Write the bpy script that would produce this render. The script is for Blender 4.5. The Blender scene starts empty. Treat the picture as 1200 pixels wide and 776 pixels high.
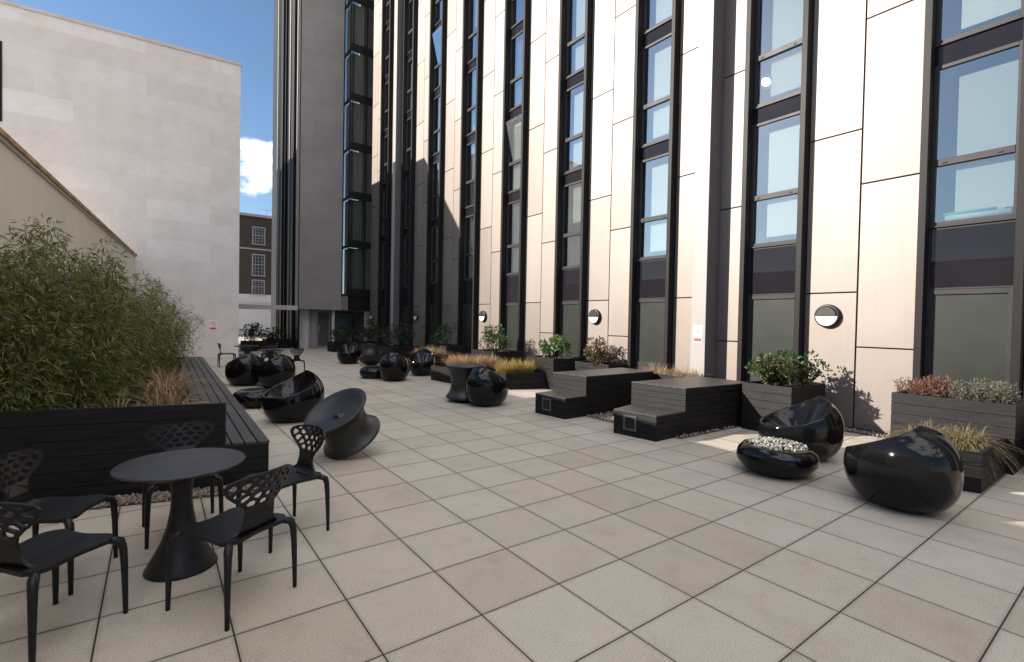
import bpy, bmesh, math, random
import numpy as np
from mathutils import Vector, Matrix
rnd = random.Random(7)
SC = bpy.context.scene
COL = SC.collection
R = math.radians
SUN = Vector((-.8191, .4152, .4085)).normalized()

# ------------------------------------------------------------------ materials
def nt(name):
    m = bpy.data.materials.new(name); m.use_nodes = True
    t = m.node_tree; t.nodes.clear()
    o = t.nodes.new('ShaderNodeOutputMaterial')
    return m, t, o
def N(t, kind, **kw):
    n = t.nodes.new(kind)
    for k, v in kw.items():
        if k in n.inputs: n.inputs[k].default_value = v
        else: setattr(n, k, v)
    return n
def L(t, a, ao, b, bi): t.links.new(a.outputs[ao], b.inputs[bi])
def rgba(c): return (c[0], c[1], c[2], 1)
def ramp(t, pts):
    r = t.nodes.new('ShaderNodeValToRGB'); e = r.color_ramp.elements
    while len(e) < len(pts): e.new(.5)
    for i, (p, c) in enumerate(pts): e[i].position = p; e[i].color = rgba(c)
    return r
def simple(name, col, rough=.5, metal=0, var=.12, scale=6, bump=.0, spec=.5, coat=0, streak=None):
    m, t, o = nt(name)
    p = N(t, 'ShaderNodeBsdfPrincipled', Roughness=rough, Metallic=metal)
    p.inputs['Specular IOR Level'].default_value = spec
    p.inputs['Coat Weight'].default_value = coat
    tc = N(t, 'ShaderNodeTexCoord')
    mp = N(t, 'ShaderNodeMapping'); mp.inputs['Scale'].default_value = streak or (1, 1, 1)
    L(t, tc, 'Object', mp, 'Vector')
    nz = N(t, 'ShaderNodeTexNoise', Scale=scale, Detail=6)
    L(t, mp, 'Vector', nz, 'Vector')
    a = [max(0, c * (1 - var)) for c in col]; b = [min(1, c * (1 + var)) for c in col]
    r = ramp(t, [(.3, a), (.7, b)]); L(t, nz, 'Fac', r, 'Fac'); L(t, r, 'Color', p, 'Base Color')
    rr = N(t, 'ShaderNodeMapRange'); rr.inputs['To Min'].default_value = rough * .85; rr.inputs['To Max'].default_value = min(1, rough * 1.15)
    L(t, nz, 'Fac', rr, 'Value'); L(t, rr, 'Result', p, 'Roughness')
    if bump:
        bp = N(t, 'ShaderNodeBump', Strength=bump, Distance=.01); n2 = N(t, 'ShaderNodeTexNoise', Scale=scale * 8, Detail=4)
        L(t, mp, 'Vector', n2, 'Vector'); L(t, n2, 'Fac', bp, 'Height'); L(t, bp, 'Normal', p, 'Normal')
    L(t, p, 'BSDF', o, 'Surface')
    return m

def leafmat(name, cols, rough=.5, trans=.35):
    m, t, o = nt(name)
    g = N(t, 'ShaderNodeNewGeometry')
    r = ramp(t, [(i / max(1, len(cols) - 1), c) for i, c in enumerate(cols)])
    L(t, g, 'Random Per Island', r, 'Fac')
    p = N(t, 'ShaderNodeBsdfPrincipled', Roughness=rough); L(t, r, 'Color', p, 'Base Color')
    tr = N(t, 'ShaderNodeBsdfTranslucent'); L(t, r, 'Color', tr, 'Color')
    mx = N(t, 'ShaderNodeMixShader', Fac=trans); L(t, p, 'BSDF', mx, 1); L(t, tr, 'BSDF', mx, 2)
    L(t, mx, 'Shader', o, 'Surface')
    return m

def paving_mat():
    m, t, o = nt('concrete_paving')
    tc = N(t, 'ShaderNodeTexCoord'); S = .6
    br = N(t, 'ShaderNodeTexBrick', offset=0.0, squash=1.0)
    mp = N(t, 'ShaderNodeMapping'); mp.inputs['Scale'].default_value = (1, 1, 1)
    L(t, tc, 'Object', mp, 'Vector'); L(t, mp, 'Vector', br, 'Vector')
    for k, v in {'Scale': 1.0, 'Mortar Size': .0048, 'Mortar Smooth': .25, 'Brick Width': S, 'Row Height': S, 'Bias': 0.}.items(): br.inputs[k].default_value = v
    br.inputs['Color1'].default_value = (1, 1, 1, 1); br.inputs['Color2'].default_value = (0, 0, 0, 1); br.inputs['Mortar'].default_value = (.5, .5, .5, 1)
    # per slab random
    dv = N(t, 'ShaderNodeVectorMath', operation='SCALE'); dv.inputs['Scale'].default_value = 1 / S; L(t, tc, 'Object', dv, 0)
    fl = N(t, 'ShaderNodeVectorMath', operation='FLOOR'); L(t, dv, 'Vector', fl, 0)
    wn = N(t, 'ShaderNodeTexWhiteNoise', noise_dimensions='3D'); L(t, fl, 'Vector', wn, 'Vector')
    slab = ramp(t, [(0, (.395, .339, .274)), (.15, (.425, .369, .300)), (.6, (.445, .390, .320)), (1, (.47, .416, .345))]); L(t, wn, 'Value', slab, 'Fac')
    n1 = N(t, 'ShaderNodeTexNoise', Scale=2.3, Detail=12, Roughness=.74); L(t, tc, 'Object', n1, 'Vector')
    r1 = ramp(t, [(.28, (.80, .78, .755)), (.48, (.98, .98, .98)), (.72, (1.06, 1.06, 1.05))]); L(t, n1, 'Fac', r1, 'Fac')
    m1 = N(t, 'ShaderNodeMix', data_type='RGBA', blend_type='MULTIPLY'); m1.inputs[0].default_value = 1
    L(t, slab, 'Color', m1, 6); L(t, r1, 'Color', m1, 7)
    n2 = N(t, 'ShaderNodeTexNoise', Scale=125, Detail=2, Roughness=.6); L(t, tc, 'Object', n2, 'Vector')
    r2 = ramp(t, [(.30, (.58, .56, .54)), (.46, (.97, .97, .97)), (.56, (1.02, 1.02, 1.02)), (.72, (1.34, 1.33, 1.31))]); L(t, n2, 'Fac', r2, 'Fac')
    m2 = N(t, 'ShaderNodeMix', data_type='RGBA', blend_type='MULTIPLY'); m2.inputs[0].default_value = .9
    L(t, m1, 2, m2, 6); L(t, r2, 'Color', m2, 7)
    # rare stains
    n3 = N(t, 'ShaderNodeTexVoronoi', Scale=1.3); L(t, tc, 'Object', n3, 'Vector')
    r3 = ramp(t, [(.0, (.72, .69, .66)), (.07, (1, 1, 1)), (1, (1, 1, 1))]); L(t, n3, 'Distance', r3, 'Fac')
    m3 = N(t, 'ShaderNodeMix', data_type='RGBA', blend_type='MULTIPLY'); m3.inputs[0].default_value = .5
    L(t, m2, 2, m3, 6); L(t, r3, 'Color', m3, 7)
    mj = N(t, 'ShaderNodeMix', data_type='RGBA'); L(t, br, 'Fac', mj, 0); L(t, m3, 2, mj, 6); mj.inputs[7].default_value = (.028, .024, .02, 1)
    # wider shoulder: dirt close to joints
    br2 = N(t, 'ShaderNodeTexBrick', offset=0.0); L(t, mp, 'Vector', br2, 'Vector')
    for k, v in {'Scale': 1.0, 'Mortar Size': .03, 'Mortar Smooth': 1., 'Brick Width': S, 'Row Height': S}.items(): br2.inputs[k].default_value = v
    md = N(t, 'ShaderNodeMix', data_type='RGBA', blend_type='MULTIPLY'); md.inputs[7].default_value = (.6, .57, .53, 1)
    ml = N(t, 'ShaderNodeMath', operation='MULTIPLY'); L(t, br2, 'Fac', ml, 0); L(t, n1, 'Fac', ml, 1); L(t, ml, 'Value', md, 0); L(t, mj, 2, md, 6)
    p = N(t, 'ShaderNodeBsdfPrincipled'); L(t, md, 2, p, 'Base Color')
    rr = N(t, 'ShaderNodeMapRange'); rr.inputs['To Min'].default_value = .5; rr.inputs['To Max'].default_value = .78; L(t, n1, 'Fac', rr, 'Value'); L(t, rr, 'Result', p, 'Roughness')
    p.inputs['Specular IOR Level'].default_value = .35
    h = N(t, 'ShaderNodeMath', operation='MULTIPLY_ADD'); h.inputs[1].default_value = -1.0; L(t, br, 'Fac', h, 0)
    hs = N(t, 'ShaderNodeMath', operation='MULTIPLY'); hs.inputs[1].default_value = .04; L(t, n2, 'Fac', hs, 0); L(t, hs, 'Value', h, 2)
    bp = N(t, 'ShaderNodeBump', Strength=.6, Distance=.006); L(t, h, 'Value', bp, 'Height')
    # slight tilt of every slab
    wn2 = N(t, 'ShaderNodeTexWhiteNoise', noise_dimensions='3D'); L(t, fl, 'Vector', wn2, 'Vector')
    sb = N(t, 'ShaderNodeVectorMath', operation='SUBTRACT'); L(t, wn2, 'Color', sb, 0); sb.inputs[1].default_value = (.5, .5, .5)
    sc_ = N(t, 'ShaderNodeVectorMath', operation='SCALE'); sc_.inputs['Scale'].default_value = .012; L(t, sb, 'Vector', sc_, 0)
    ad = N(t, 'ShaderNodeVectorMath', operation='ADD'); L(t, bp, 'Normal', ad, 0); L(t, sc_, 'Vector', ad, 1)
    nm = N(t, 'ShaderNodeVectorMath', operation='NORMALIZE'); L(t, ad, 'Vector', nm, 0); L(t, nm, 'Vector', p, 'Normal')
    L(t, p, 'BSDF', o, 'Surface'); return m

def stone_mat(name, c0, c1, bw, bh, mort, rough=.75, axis=(90, 0), mcol=(.3, .27, .25), msize=.006):
    m, t, o = nt(name)
    tc = N(t, 'ShaderNodeTexCoord'); mp = N(t, 'ShaderNodeMapping')
    mp.inputs['Rotation'].default_value = (R(axis[0]), 0, R(axis[1])); L(t, tc, 'Object', mp, 'Vector')
    br = N(t, 'ShaderNodeTexBrick', offset=.5); L(t, mp, 'Vector', br, 'Vector')
    for k, v in {'Scale': 1.0, 'Mortar Size': msize, 'Mortar Smooth': .2, 'Brick Width': bw, 'Row Height': bh}.items(): br.inputs[k].default_value = v
    br.inputs['Color1'].default_value = rgba(c0); br.inputs['Color2'].default_value = rgba(c1); br.inputs['Mortar'].default_value = rgba([mort * a + (1 - mort) * b for a, b in zip(mcol, c0)])
    nz = N(t, 'ShaderNodeTexNoise', Scale=1.2, Detail=8, Roughness=.7); L(t, tc, 'Object', nz, 'Vector')
    r = ramp(t, [(.3, (.86, .85, .83)), (.6, (1.03, 1.03, 1.03))]); L(t, nz, 'Fac', r, 'Fac')
    mx = N(t, 'ShaderNodeMix', data_type='RGBA', blend_type='MULTIPLY'); mx.inputs[0].default_value = .8; L(t, br, 'Color', mx, 6); L(t, r, 'Color', mx, 7)
    st = N(t, 'ShaderNodeTexNoise', Scale=3, Detail=5); mp2 = N(t, 'ShaderNodeMapping'); mp2.inputs['Scale'].default_value = (1, 1, 9); L(t, tc, 'Object', mp2, 'Vector'); L(t, mp2, 'Vector', st, 'Vector')
    r2 = ramp(t, [(.35, (.96, .955, .95)), (.6, (1.02, 1.02, 1.02))]); L(t, st, 'Fac', r2, 'Fac')
    m2 = N(t, 'ShaderNodeMix', data_type='RGBA', blend_type='MULTIPLY'); m2.inputs[0].default_value = .8; L(t, mx, 2, m2, 6); L(t, r2, 'Color', m2, 7)
    p = N(t, 'ShaderNodeBsdfPrincipled', Roughness=rough); L(t, m2, 2, p, 'Base Color')
    bp = N(t, 'ShaderNodeBump', Strength=.25, Distance=.005); iv = N(t, 'ShaderNodeMath', operation='SUBTRACT'); iv.inputs[0].default_value = 1; L(t, br, 'Fac', iv, 1); L(t, iv, 'Value', bp, 'Height'); L(t, bp, 'Normal', p, 'Normal')
    L(t, p, 'BSDF', o, 'Surface'); return m

def own_tone(m, lo, hi):
    t = m.node_tree; p = [n for n in t.nodes if n.bl_idname == 'ShaderNodeBsdfPrincipled'][0]; src = p.inputs['Base Color'].links[0].from_socket
    g = N(t, 'ShaderNodeObjectInfo'); r = ramp(t, [(0, (lo, lo, lo * .97)), (1, (hi, hi, hi))]); L(t, g, 'Random', r, 'Fac')
    mx = N(t, 'ShaderNodeMix', data_type='RGBA', blend_type='MULTIPLY'); mx.inputs[0].default_value = 1; t.links.new(src, mx.inputs[6]); L(t, r, 'Color', mx, 7); L(t, mx, 2, p, 'Base Color')
def glass_mat(name, tint, refl=.12, rough=.0, facing=.75):
    m, t, o = nt(name)
    tr = N(t, 'ShaderNodeBsdfTransparent'); tr.inputs['Color'].default_value = rgba(tint)
    gl = N(t, 'ShaderNodeBsdfGlossy', Roughness=rough); gl.inputs['Color'].default_value = (.9, .95, 1, 1)
    lw = N(t, 'ShaderNodeLayerWeight', Blend=.35)
    mr = N(t, 'ShaderNodeMapRange'); mr.inputs['To Min'].default_value = refl; mr.inputs['To Max'].default_value = facing
    L(t, lw, 'Facing', mr, 'Value')
    mx = N(t, 'ShaderNodeMixShader'); L(t, mr, 'Result', mx, 'Fac'); L(t, tr, 'BSDF', mx, 1); L(t, gl, 'BSDF', mx, 2)
    tc = N(t, 'ShaderNodeTexCoord'); nz = N(t, 'ShaderNodeTexNoise', Scale=.9, Detail=1); L(t, tc, 'Object', nz, 'Vector')
    bp = N(t, 'ShaderNodeBump', Strength=.008, Distance=.03); L(t, nz, 'Fac', bp, 'Height'); L(t, bp, 'Normal', gl, 'Normal')
    L(t, mx, 'Shader', o, 'Surface'); return m

def emit_mat(name, col, s):
    m, t, o = nt(name); e = N(t, 'ShaderNodeEmission', Strength=s); e.inputs['Color'].default_value = rgba(col); L(t, e, 'Emission', o, 'Surface'); return m

M = {}
M['paving'] = paving_mat()
M['panel'] = simple('champagne_metal_panel', (.232, .199, .178), .56, .72, .07, .7, spec=.5, streak=(1, 1, .25))
def panel_tone(m):
    t = m.node_tree; p = [n for n in t.nodes if n.bl_idname == 'ShaderNodeBsdfPrincipled'][0]; src = p.inputs['Base Color'].links[0].from_socket
    g = N(t, 'ShaderNodeNewGeometry'); r = ramp(t, [(0, (.90, .885, .87)), (.5, (1, 1, 1)), (1, (1.07, 1.065, 1.06))]); L(t, g, 'Random Per Island', r, 'Fac')
    mx = N(t, 'ShaderNodeMix', data_type='RGBA', blend_type='MULTIPLY'); mx.inputs[0].default_value = 1; t.links.new(src, mx.inputs[6]); L(t, r, 'Color', mx, 7)
    tc = N(t, 'ShaderNodeTexCoord'); mp = N(t, 'ShaderNodeMapping'); mp.inputs['Scale'].default_value = (1, 9, .35); L(t, tc, 'Object', mp, 'Vector')
    nz = N(t, 'ShaderNodeTexNoise', Scale=2.2, Detail=6); L(t, mp, 'Vector', nz, 'Vector'); r2 = ramp(t, [(.32, (.88, .87, .86)), (.52, (1, 1, 1))]); L(t, nz, 'Fac', r2, 'Fac')
    m2 = N(t, 'ShaderNodeMix', data_type='RGBA', blend_type='MULTIPLY'); m2.inputs[0].default_value = .3; L(t, mx, 2, m2, 6); L(t, r2, 'Color', m2, 7); L(t, m2, 2, p, 'Base Color')
    n2 = N(t, 'ShaderNodeTexNoise', Scale=.8, Detail=2); L(t, tc, 'Object', n2, 'Vector'); b = N(t, 'ShaderNodeBump', Strength=.12, Distance=.05); L(t, n2, 'Fac', b, 'Height'); L(t, b, 'Normal', p, 'Normal')
panel_tone(M['panel'])
M['pil'] = simple('pale_pilaster_metal', (.27, .255, .235), .5, .0, .04, 1.2)
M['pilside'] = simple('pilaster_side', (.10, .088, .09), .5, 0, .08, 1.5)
M['bronze'] = simple('dark_bronze_metal', (.013, .011, .011), .5, .0, .15, 3, spec=.16, streak=(1, 1, .2))
M['frame'] = simple('dark_window_frame', (.032, .029, .031), .45, .0, .1, 3, spec=.18)
M['spandrel'] = simple('spandrel_glass', (.012, .011, .014), .02, 0, .12, 2, spec=.22)
M['backing'] = simple('shadow_gap', (.022, .018, .016), .8)
M['glass'] = glass_mat('window_glass', (.85, .89, .875), .12, 0, .75)
M['frost'] = simple('frosted_film_glass', (.020, .023, .018), .3, 0, .1, 1.5)
M['blind'] = simple('white_roller_blind', (.46, .46, .435), .8, 0, .02, 3)
own_tone(M['blind'], .62, 1.15)
M['curtain'] = simple('grey_green_curtain', (.15, .155, .147), .8, 0, .25, 7, streak=(2.2, 2.2, .05))
M['teal'] = simple('teal_cloth', (.02, .22, .24), .7)
M['room'] = simple('room_wall', (.33, .385, .395), .9, 0, .08, 1)
M['slab'] = simple('grey_render', (.26, .235, .235), .8, 0, .08, 1.2)
M['gloss'] = simple('glossy_black_plastic', (.004, .004, .0045), .05, 0, .1, 4, spec=.28)
g_ = M['gloss'].node_tree
for n_ in g_.nodes:
    if n_.bl_idname == 'ShaderNodeMapRange': n_.inputs['To Min'].default_value = .02; n_.inputs['To Max'].default_value = .13
M['satin'] = simple('dark_grey_plastic', (.013, .013, .0125), .42, 0, .12, 6, bump=.05)
M['chair'] = simple('charcoal_plastic', (.0075, .0072, .008), .42, 0, .12, 14, bump=.04, spec=.3)
M['tabletop'] = simple('charcoal_tabletop', (.03, .0285, .033), .5, 0, .12, 9)
M['wood'] = simple('black_stained_timber', (.0105, .0093, .0092), .5, 0, .6, 4, bump=.4, spec=.18, streak=(.6, .6, 11))
M['slats'] = simple('weathered_dark_decking', (.04, .036, .036), .48, 0, .35, 5, bump=.25, spec=.35, streak=(9, .6, 1))
M['decktop'] = simple('worn_timber_top', (.04, .034, .031), .45, 0, .35, 5, bump=.25, spec=.4, streak=(.6, 9, 1))
M['soil'] = simple('soil', (.035, .025, .018), .95, 0, .4, 12, bump=.6)
M['render'] = simple('cream_render', (.72, .66, .57), .85, 0, .08, .7, bump=.08)
M['coping'] = simple('tile_coping', (.40, .29, .16), .7, 0, .45, 3, bump=.3)
M['stone'] = stone_mat('pale_limestone', (.76, .70, .67), (.67, .602, .565), 2.1, .78, .22)
M['cap'] = simple('stone_capping', (.56, .50, .46), .75, 0, .08, 2)
M['brick'] = stone_mat('dark_brick', (.034, .024, .02), (.024, .018, .015), .225, .075, 1, .85, mcol=(.045, .038, .033))
M['white'] = simple('white_paint', (.40, .40, .43), .6, 0, .04, 2)
M['steel'] = simple('brushed_steel_trim', (.10, .097, .095), .45, .4)
M['sash'] = simple('old_white_sash', (.2, .2, .215), .6)
M['doorpane'] = simple('grey_green_door_glass', (.075, .085, .075), .2, 0, .15, 1)
M['dglass'] = simple('old_window_glass', (.04, .045, .06), .12, 0, .2, 1)
M['signwhite'] = simple('sign_white', (.8, .8, .8), .4, 0, .02, 2)
M['signred'] = simple('sign_red', (.62, .06, .07), .4, 0, .05, 4)
M['lampwhite'] = simple('lamp_diffuser', (.82, .82, .82), .4, 0, .02, 4)
M['bayglass'] = glass_mat('bay_glass', (.78, .81, .79), .04, 0, .13)
M['doorglass'] = glass_mat('door_glass', (.35, .42, .4), .1, 0, .6)
M['gravel'] = leafmat('gravel_stones', [(.10, .075, .06), (.25, .2, .165), (.16, .12, .10), (.36, .31, .27)], .8, 0)
M['pebble'] = leafmat('pale_pebbles', [(.16, .155, .13), (.45, .43, .37), (.03, .03, .028), (.38, .36, .30), (.07, .07, .065), (.28, .27, .22)], .5, 0)
M['gravelbed'] = simple('gravel_bed', (.07, .055, .045), .95, 0, .4, 40, bump=.5)
M['bamboo'] = leafmat('bamboo_leaf', [(.022, .034, .009), (.06, .08, .015), (.13, .148, .026), (.175, .188, .04), (.22, .215, .06), (.26, .21, .10)], .5, .3)
M['culm'] = simple('bamboo_culm', (.13, .11, .04), .5)
M['shrub'] = leafmat('shrub_leaf', [(.02, .04, .012), (.04, .075, .02), (.075, .115, .035)], .38, .22)
M['lime'] = leafmat('bright_shrub_leaf', [(.05, .10, .02), (.10, .17, .04), (.16, .22, .07)], .4, .3)
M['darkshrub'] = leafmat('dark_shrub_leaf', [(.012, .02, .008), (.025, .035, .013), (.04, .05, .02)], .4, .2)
M['brownleaf'] = leafmat('brown_shrub_leaf', [(.10, .05, .025), (.18, .10, .05), (.07, .06, .025), (.23, .15, .08)], .6, .2)
M['redleaf'] = leafmat('red_heather_leaf', [(.09, .035, .025), (.17, .075, .05), (.22, .12, .09)], .6, .2)
M['greyleaf'] = leafmat('grey_green_leaf', [(.06, .075, .05), (.11, .125, .085), (.13, .07, .055)], .6, .2)
M['orange'] = leafmat('orange_grass', [(.27, .145, .07), (.40, .235, .12), (.33, .19, .10), (.46, .32, .19)], .6, .35)
M['straw'] = leafmat('straw_grass', [(.32, .22, .06), (.42, .31, .10), (.22, .20, .05)], .6, .35)
M['ygrass'] = leafmat('green_grass', [(.09, .105, .025), (.15, .15, .05), (.27, .20, .11), (.17, .11, .07), (.22, .17, .08)], .6, .35)
M['dry'] = leafmat('dry_brown_grass', [(.22, .125, .06), (.34, .21, .11), (.42, .30, .17), (.15, .085, .045)], .7, .3)
M['stem'] = simple('woody_stem', (.06, .04, .028), .8)

# ------------------------------------------------------------------ mesh helpers
class MB:
    def __init__(s): s.v = []; s.f = []; s.sm = []; s.mi = []
    def add(s, vs, fs, smooth=False, mi=0):
        o = len(s.v); s.v += [tuple(v) for v in vs]
        for f in fs: s.f.append(tuple(i + o for i in f)); s.sm.append(smooth); s.mi.append(mi)
    def box(s, x0, x1, y0, y1, z0, z1, mi=0):
        vs = [(x0, y0, z0), (x1, y0, z0), (x1, y1, z0), (x0, y1, z0), (x0, y0, z1), (x1, y0, z1), (x1, y1, z1), (x0, y1, z1)]
        s.add(vs, [(0, 3, 2, 1), (4, 5, 6, 7), (0, 1, 5, 4), (1, 2, 6, 5), (2, 3, 7, 6), (3, 0, 4, 7)], mi=mi)
    def prism(s, poly, z0, z1, mi=0):
        n = len(poly); vs = [(p[0], p[1], z0) for p in poly] + [(p[0], p[1], z1) for p in poly]
        s.add(vs, [tuple(reversed(range(n))), tuple(range(n, 2 * n))] + [(i, (i + 1) % n, n + (i + 1) % n, n + i) for i in range(n)], mi=mi)
    def loft(s, rings, closed=True, cap0=False, cap1=False, smooth=True, mi=0):
        n = len(rings[0]); vs = [p for r in rings for p in r]; fs = []
        for k in range(len(rings) - 1):
            for i in range(n if closed else n - 1):
                j = (i + 1) % n; fs.append((k * n + i, k * n + j, (k + 1) * n + j, (k + 1) * n + i))
        if cap0: fs.append(tuple(reversed(range(n))))
        if cap1: fs.append(tuple(range((len(rings) - 1) * n, len(rings) * n)))
        s.add(vs, fs, smooth, mi)
    def lathe(s, prof, seg=48, c=(0, 0, 0), smooth=True, cap0=False, cap1=False, mi=0):
        s.loft([[(c[0] + r * math.cos(a), c[1] + r * math.sin(a), c[2] + z) for a in [2 * math.pi * i / seg for i in range(seg)]] for r, z in prof], True, cap0, cap1, smooth, mi)
    def tube(s, pts, rad, seg=8, caps=True, mi=0):
        pts = [Vector(p) for p in pts]; rings = []
        if not hasattr(rad, '__len__'): rad = [rad] * len(pts)
        up = None
        for i, p in enumerate(pts):
            d = (pts[min(i + 1, len(pts) - 1)] - pts[max(i - 1, 0)]).normalized()
            if up is None:
                up = Vector((0, 0, 1)) if abs(d.z) < .9 else Vector((1, 0, 0))
            a = d.cross(up).normalized(); b = a.cross(d).normalized(); up = b
            rings.append([p + rad[i] * (a * math.cos(t) + b * math.sin(t)) for t in [2 * math.pi * k / seg for k in range(seg)]])
        s.loft(rings, True, caps, caps, True, mi)
    def build(s, name, mats, parent=None, bevel=0, loc=None):
        me = bpy.data.meshes.new(name); me.from_pydata(s.v, [], s.f)
        if not isinstance(mats, (list, tuple)): mats = [mats]
        for m in mats: me.materials.append(m)
        me.polygons.foreach_set('use_smooth', s.sm); me.polygons.foreach_set('material_index', s.mi); me.update()
        return link(name, me, parent, bevel, loc)
def link(name, me, parent=None, bevel=0, loc=None):
    o = bpy.data.objects.new(name, me); COL.objects.link(o)
    if parent: o.parent = parent
    if loc: o.location = loc
    if bevel:
        b = o.modifiers.new('Bevel', 'BEVEL'); b.width = bevel; b.segments = 2; b.limit_method = 'ANGLE'; b.angle_limit = R(35)
    return o
def npmesh(name, V, F, mat, parent=None, smooth=False):
    V = np.asarray(V, np.float32).reshape(-1, 3); F = np.asarray(F, np.int32); k = F.shape[1]
    me = bpy.data.meshes.new(name); me.vertices.add(len(V)); me.vertices.foreach_set('co', V.ravel())
    me.loops.add(F.size); me.loops.foreach_set('vertex_index', F.ravel()); me.polygons.add(len(F))
    me.polygons.foreach_set('loop_start', np.arange(0, F.size, k, dtype=np.int32)); me.polygons.foreach_set('loop_total', np.full(len(F), k, np.int32))
    me.materials.append(mat); me.update(); me.validate()
    if smooth: me.polygons.foreach_set('use_smooth', np.ones(len(F), bool))
    return link(name, me, parent)
def thing(name, label, cat, loc=(0, 0, 0), rz=0, group=None):
    o = bpy.data.objects.new(name, None); COL.objects.link(o); o.location = loc; o.rotation_euler = (0, 0, rz); o.empty_display_size = .2
    return tag(o, label, cat, group)
def tag(o, label, cat, group=None, kind=None):
    if label: o['label'] = label
    if cat: o['category'] = cat
    if group: o['group'] = group
    if kind: o['kind'] = kind
    return o
def dup(root, label, loc, rz, group=None):
    r = root.copy(); COL.objects.link(r); r.location = loc; r.rotation_euler = (0, 0, rz); r['label'] = label
    if group: r['group'] = group
    for ch in list(root.children):
        c = ch.copy(); COL.objects.link(c); c.parent = r
        for g in list(ch.children):
            d = g.copy(); COL.objects.link(d); d.parent = c
    return r
def inset(poly, d):
    n = len(poly); out = []
    P = [Vector(p[:2]) for p in poly]
    for i in range(n):
        a, b, c = P[i - 1], P[i], P[(i + 1) % n]
        d1 = (b - a).normalized(); d2 = (c - b).normalized(); n1 = Vector((-d1.y, d1.x)); n2 = Vector((-d2.y, d2.x))
        k = (n1 + n2); k = k / max(.2, k.dot(n1)) if k.length > 1e-6 else n1
        out.append(b + k * d)
    return out

# ------------------------------------------------------------------ ground
g = MB(); g.add([(-150, -150, 0), (150, -150, 0), (150, 150, 0), (-150, 150, 0)], [(0, 1, 2, 3)])
tag(g.build('ground', M['paving']), None, None, kind='structure')
def gravel(name, x0, x1, y0, y1, n, seed, skew=0):
    r = np.random.default_rng(seed)
    b = MB(); b.add([(x0, y0, .004), (x1, y0 + skew, .004), (x1, y1 + skew, .004), (x0, y1, .004)], [(0, 1, 2, 3)])
    bed = b.build(name, M['gravelbed']); tag(bed, None, None, kind='structure')
    base = np.array([(1, 0, 0), (-1, 0, 0), (0, 1, 0), (0, -1, 0), (0, 0, 1), (0, 0, -1)], float)
    tri = np.array([(0, 2, 4), (2, 1, 4), (1, 3, 4), (3, 0, 4), (2, 0, 5), (1, 2, 5), (3, 1, 5), (0, 3, 5)])
    s = r.uniform(.011, .024, (n, 1, 1)) * r.uniform(.6, 1.25, (n, 6, 3)); u = r.uniform(0, 1, n)
    c = np.stack([x0 + (x1 - x0) * u, r.uniform(y0, y1, n) + skew * u, r.uniform(.008, .024, n)], 1)
    a = r.uniform(0, 6.28, n); ca, sa = np.cos(a), np.sin(a)
    v = base[None] * s; x = v[..., 0] * ca[:, None] - v[..., 1] * sa[:, None]; y = v[..., 0] * sa[:, None] + v[..., 1] * ca[:, None]
    v = np.stack([x, y, v[..., 2]], -1) + c[:, None]
    st = npmesh('gravel', v, (tri[None] + 6 * np.arange(n)[:, None, None]).reshape(-1, 3), M['gravel'])
    return st
tag(gravel('gravel_bed', 5.45, 7.75, 1.40, 3.46, 3600, 1), 'brown loose gravel around the dark stepped timber seats', 'gravel', kind='stuff')
tag(gravel('gravel_bed', -3.2, .0, 3.03, 3.36, 2600, 2, -.73), 'brown loose gravel along the foot of the oblique black planter', 'gravel', kind='stuff')
tag(gravel('gravel_bed', 8.30, 8.60, -6, 1.4, 2400, 3), 'grey gravel strip along the foot of the pale panelled facade', 'gravel', kind='stuff')

# ------------------------------------------------------------------ apartment building (facade on x = 8.62)
XF = 8.62; PITCH = 2.8; FL = 2.745; NFL = 8; Z0 = .0; TOP = 24.4; YEND = 24.25
BLD = thing('apartment_building', 'tall apartment block with champagne panels, black fins and window strips', 'building', (XF, 10, 0))
BLD.location = (0, 0, 0)
KS = range(-4, 8)
def zone(k): return (2.215 + PITCH * k, 3.865 + PITCH * k)         # panels between two window strips
pan = MB()
def panel(y0, y1, z0, z1):
    c = .012; x0, x1 = XF, XF + .035
    pan.box(x0 + 0, x1, y0 + c, y1 - c, z0 + c, z1 - c)
for k in range(-5, 8):
    a, b = zone(k); b = min(b, YEND); mid = (a + b) / 2
    for lo, hi, off in ((a, mid, 1.405), (mid, b, 2.335)):
        z = 0.02
        zz = off
        while z < TOP:
            panel(lo, hi, z, min(zz, TOP)); z = zz; zz += FL
pan.build('cladding', M['panel'], BLD, bevel=.003)
bk = MB()
for k in range(-5, 8):
    a, b = zone(k); b = min(b, YEND)
    bk.box(XF + .037, XF + .3, a, b, 0, TOP)
bk.build('wall_core', M['backing'], BLD)
sh = MB()
sh.box(XF + .9 + 1.2, 20, -12, YEND + 8, 0, TOP); sh.box(XF, 20, -12, YEND + 8, TOP + .002, TOP + .8)
sh.build('shell', M['slab'], BLD)
# fins
def fin(y0, y1):
    b = MB(); b.box(XF - .19, XF + .10, 0, y1 - y0, 0.02, TOP + .3); return b
fproto = fin(0, .095).build('fin', M['bronze'], BLD, bevel=.006)
fy = []
for k in KS: fy += [1.065 + PITCH * k, 2.12 + PITCH * k]
for i, y in enumerate(fy):
    f = fproto if i == 0 else fproto.copy()
    if i: COL.objects.link(f); f.parent = BLD
    f.location = (0, y, 0)
# pilasters
for y in (2.76, 19.1, -13.6):
    b = MB(); b.box(XF - .45, XF - .447, y + .004, y + .33, .02, TOP + .3, 0); b.box(XF - .446, XF + .02, y, y + .33, .02, TOP + .3, 1)
    b.box(XF - .446, XF + .0, y + .331, y + .334, .02, TOP + .3, 0)
    b.build('pilaster', [M['pil'], M['pilside']], BLD)
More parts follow.
